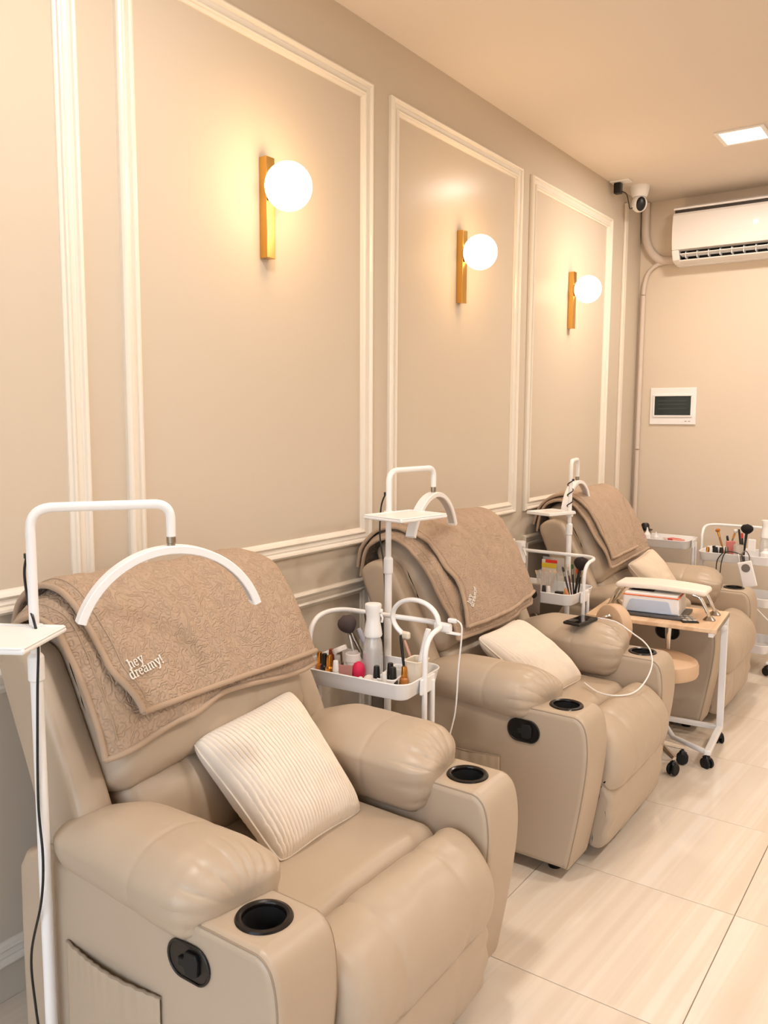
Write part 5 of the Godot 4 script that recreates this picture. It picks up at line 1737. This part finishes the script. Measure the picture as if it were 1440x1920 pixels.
# ------------------------------------------------------------------ side table, stool and what is on them
func build_table() -> void:
	var tt := thing("side_table", "wheeled side table with pale wood top on a white steel frame", "table", Vector3(0.815, 0, -3.725), deg_to_rad(5))
	var ty := 0.615
	var wood := mat(Color.WHITE, 0.4)
	var grain := noise_img(90, 0.02, 256, 16, 4)
	grain.resize(256, 256, Image.INTERPOLATE_CUBIC)
	wood.albedo_texture = ramp_tex(grain, [[0.2, Color(0.80, 0.66, 0.52)], [0.5, Color(0.86, 0.735, 0.60)], [0.8, Color(0.90, 0.79, 0.66)]])
	wood.uv1_triplanar = true
	wood.uv1_scale = Vector3(2, 2, 2)
	put(box(Vector3(0, ty - 0.009, 0), Vector3(0.555, 0.018, 0.385), 0.003, 2), "top", wood, tt)
	put(box(Vector3(0.278, ty - 0.010, 0.0), Vector3(0.006, 0.016, 0.34), 0.002), "edge_rail", M.steel, tt)
	for x in [-0.255, 0.255]:
		put(box(Vector3(x, ty - 0.028, 0), Vector3(0.022, 0.020, 0.37), 0.003), "cross_rail", M.white, tt)
	for x in [-0.235, 0.262]:
		put(box(Vector3(x, (ty - 0.02 + 0.06) / 2, -0.172), Vector3(0.030, ty - 0.08, 0.020), 0.003), "post", M.white, tt)
	var kn := MB.new()
	kn.xf = Transform3D(Basis(Vector3.RIGHT, PI / 2), Vector3(0.262, ty - 0.068, -0.160))
	kn.lathe(Vector3.ZERO, [Vector2(0, 0), Vector2(0.012, 0), Vector2(0.014, 0.006), Vector2(0.012, 0.018), Vector2(0, 0.020)], 16)
	put(kn, "clamp_knob", M.white, tt)
	put(box(Vector3(0.014, 0.068, -0.172), Vector3(0.52, 0.022, 0.026), 0.004), "base_rail", M.white, tt)
	for x in [-0.235, 0.262]:
		put(box(Vector3(x, 0.068, 0.0), Vector3(0.028, 0.022, 0.345), 0.004), "base_rail", M.white, tt)
	var dg := MB.new()
	dg.tube(PackedVector3Array([Vector3(0.262, 0.068, 0.165), Vector3(0.10, 0.068, 0.06), Vector3(0.0, 0.068, -0.165)]), 0.012, 8)
	put(dg, "brace", M.white, tt)
	casters(tt, [Vector2(-0.235, 0.150), Vector2(0.262, 0.160), Vector2(-0.235, -0.165), Vector2(0.262, -0.165)], 0.065)
	var lv := MB.new()
	lv.tube(PackedVector3Array([Vector3(0.07, ty - 0.02, 0.12), Vector3(0.07, ty - 0.07, 0.12), Vector3(0.072, ty - 0.13, 0.12)]), PackedFloat32Array([0.014, 0.0125, 0.008]), 14)
	put(lv, "height_lever", M.chrome, tt)
	# nail lamp
	var ul := thing("nail_lamp", "white box-shaped nail lamp with orange stripe and bluish window", "nail lamp", Vector3(0.792, ty, -3.735), deg_to_rad(6))
	var pbk := MB.new()
	pbk.prism(PackedVector2Array([Vector2(-0.125, 0.012), Vector2(0.125, 0.012), Vector2(0.120, 0.085), Vector2(0.112, 0.092), Vector2(-0.112, 0.092), Vector2(-0.120, 0.085)]), -0.095, 0.092, 0.006)
	put(pbk, "body", M.white, ul)
	put(box(Vector3(0, 0.0875, 0.0), Vector3(0.243, 0.005, 0.190), 0.002), "orange_stripe", mat(Color(0.86, 0.40, 0.16), 0.4), ul)
	put(box(Vector3(0, 0.094, 0), Vector3(0.228, 0.006, 0.175), 0.002), "top_plate", M.white, ul)
	put(box(Vector3(-0.05, 0.0985, -0.02), Vector3(0.10, 0.003, 0.10), 0.001), "vent", mat(Color(0.20, 0.19, 0.19), 0.5), ul)
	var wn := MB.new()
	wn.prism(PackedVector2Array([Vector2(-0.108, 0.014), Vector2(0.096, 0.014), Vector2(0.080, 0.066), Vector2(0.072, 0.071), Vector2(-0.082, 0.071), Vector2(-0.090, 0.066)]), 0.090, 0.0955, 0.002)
	put(wn, "window", mat(Color(0.74, 0.79, 0.87), 0.08), ul)  # bluish tone lightened to paint in the reflection on the glossy acrylic
	put(box(Vector3(0.012, 0.006, 0.018), Vector3(0.285, 0.012, 0.225), 0.004), "base_tray", mat(Color(0.27, 0.26, 0.26), 0.4), ul)
	# padded hand rest on chrome legs
	var hr := thing("hand_rest", "white padded hand rest on bent chrome legs bridging the nail lamp", "hand rest", Vector3(0.815, ty, -3.765), deg_to_rad(3))
	var pad := MB.new()
	pad.rbox(Vector3(0.005, 0.124, 0), Vector3(0.40, 0.026, 0.165), 0.0128, 5, Vector3i(16, 1, 6), func(p: Vector3) -> Vector3:
		var e := absf(p.x - 0.005) / 0.2
		return Vector3(p.x, p.y - 0.010 * e * e, p.z * (1.0 - 0.16 * pow(e, 4.0))))
	put(pad, "pad", mat(Color(0.93, 0.89, 0.84), 0.5), hr)
	for s in [-1.0, 1.0]:
		for zz in [-0.060, 0.060]:
			for o in [-0.011, 0.011]:
				var lg := MB.new()
				lg.tube(path3([Vector3(0.150 * s, 0.105, zz + o), Vector3(0.178 * s, 0.096, zz + o), Vector3(0.200 * s, 0.060, zz + o * 0.9), Vector3(0.222 * s, 0.014, zz + o * 0.5)], 6), 0.0058, 10)
				put(lg, "leg", M.chrome, hr)
			put(lathe_of([Vector2(0, 0), Vector2(0.026, 0), Vector2(0.026, 0.004), Vector2(0.016, 0.014), Vector2(0.008, 0.020), Vector2(0, 0.020)], 20), "foot_disc", M.steel, hr).position = Vector3(0.222 * s, 0, zz)
	# dish of stones
	var dish := thing("stone_tray", "small black tray of pale stones beside the nail lamp", "tray", Vector3(0.962, ty, -3.660), deg_to_rad(30))
	put(box(Vector3(0, 0.003, 0), Vector3(0.070, 0.006, 0.110), 0.002), "tray", M.black, dish)
	rng.seed = 12
	for k in 9:
		var sp := lathe_of(ball_prof(0.011 + rng.randf() * 0.004, 0.004, 0.009, 6), 9)
		put(sp, "stone", mat(Color(0.70, 0.67, 0.62), 0.4), dish).position = Vector3(-0.021 + (k % 3) * 0.021, 0, -0.036 + (k / 3) * 0.036)
	# stool
	var sc := Vector3(0.898, 0, -3.492)
	var so := thing("stool", "tan round stool with small round backrest on a chrome bracket", "stool", sc)
	var seat := lathe_of([Vector2(0, 0.405), Vector2(0.140, 0.405), Vector2(0.155, 0.412), Vector2(0.160, 0.425), Vector2(0.160, 0.455), Vector2(0.154, 0.470), Vector2(0.135, 0.479), Vector2(0, 0.484)], 40)
	put(seat, "seat", M.tan_vinyl, so)
	var gl := lathe_of([Vector2(0, 0.10), Vector2(0.026, 0.10), Vector2(0.026, 0.28), Vector2(0.014, 0.285), Vector2(0.014, 0.406), Vector2(0, 0.406)], 18)
	put(gl, "gas_lift", M.chrome, so)
	var spots := []
	for k in 5:
		var a := TAU * k / 5.0 + PI / 5
		var lg := MB.new()
		lg.tube(PackedVector3Array([Vector3(0, 0.105, 0), Vector3(cos(a) * 0.125, 0.075, sin(a) * 0.125)]), PackedFloat32Array([0.016, 0.010]), 8)
		put(lg, "foot_arm", M.chrome, so)
		spots.append(Vector2(cos(a) * 0.118, sin(a) * 0.118))
	casters(so, spots, 0.072)
	var bc := Vector3(0.722, 0.606, -3.405) - sc
	var ax := Vector3(-0.50, 0.04, 0.86).normalized()
	var bk := MB.new()
	var bx := ax.cross(Vector3.UP).normalized()
	bk.xf = Transform3D(Basis(bx, ax, bx.cross(ax)), bc - ax * 0.03)
	bk.lathe(Vector3.ZERO, [Vector2(0, 0), Vector2(0.080, 0.0), Vector2(0.092, 0.006), Vector2(0.096, 0.018), Vector2(0.096, 0.044), Vector2(0.090, 0.056), Vector2(0.078, 0.060), Vector2(0, 0.062)], 36)
	put(bk, "backrest", M.tan_vinyl, so)
	var bkt := MB.new()
	var f0 := bc + ax * 0.032
	bkt.tube(path3([f0 + Vector3(0.02, 0.048, 0.006), f0 + ax * 0.022 + Vector3(0.012, 0.046, 0.004), f0 + ax * 0.028 + Vector3(-0.012, 0.022, 0), f0 + ax * 0.026 + Vector3(-0.018, -0.02, 0), f0 + ax * 0.016 + Vector3(0, -0.10, 0), Vector3(-0.14, 0.405, 0.04), Vector3(-0.06, 0.40, 0.01)], 6), 0.007, 10)
	put(bkt, "back_bracket", M.chrome, so)
	# phone on the arm pad and the cable over the seat
	var ph := thing("phone", "black phone in a case lying on the middle recliner's arm pad", "phone", Vector3(0.668, 0.662, -3.165), deg_to_rad(82))
	put(box(Vector3(0, 0.006, 0), Vector3(0.152, 0.012, 0.076), 0.005, 2), "case", M.black, ph)
	put(box(Vector3(0, 0.0125, 0), Vector3(0.140, 0.002, 0.066), 0.0008), "back_glass", mat(Color(0.06, 0.06, 0.065), 0.08), ph)
	put(box(Vector3(-0.045, 0.0145, -0.012), Vector3(0.040, 0.003, 0.034), 0.0012), "lens_block", mat(Color(0.22, 0.21, 0.20), 0.2), ph)
	cable("charging_cable", "white charging cable curling over the middle recliner's seat and cup holder", "cable", [Vector3(0.777, 0.486, -2.946), Vector3(0.852, 0.481, -2.888), Vector3(0.919, 0.485, -2.871), Vector3(0.969, 0.488, -2.926), Vector3(0.980, 0.503, -3.030), Vector3(0.987, 0.552, -3.090), Vector3(0.972, 0.600, -3.120), Vector3(0.936, 0.626, -3.150), Vector3(0.888, 0.641, -3.180), Vector3(0.800, 0.672, -3.215), Vector3(0.720, 0.676, -3.225)], 0.0028, M.white)

func _ready() -> void:
	rng.seed = 1
	make_materials()
	camera_and_light()
	build_room()
	build_fixtures()
	build_chairs()
	build_lamps()
	build_trolley_a()
	build_trolley_b()
	build_trolley_c()
	build_trolley_d()
	build_table()
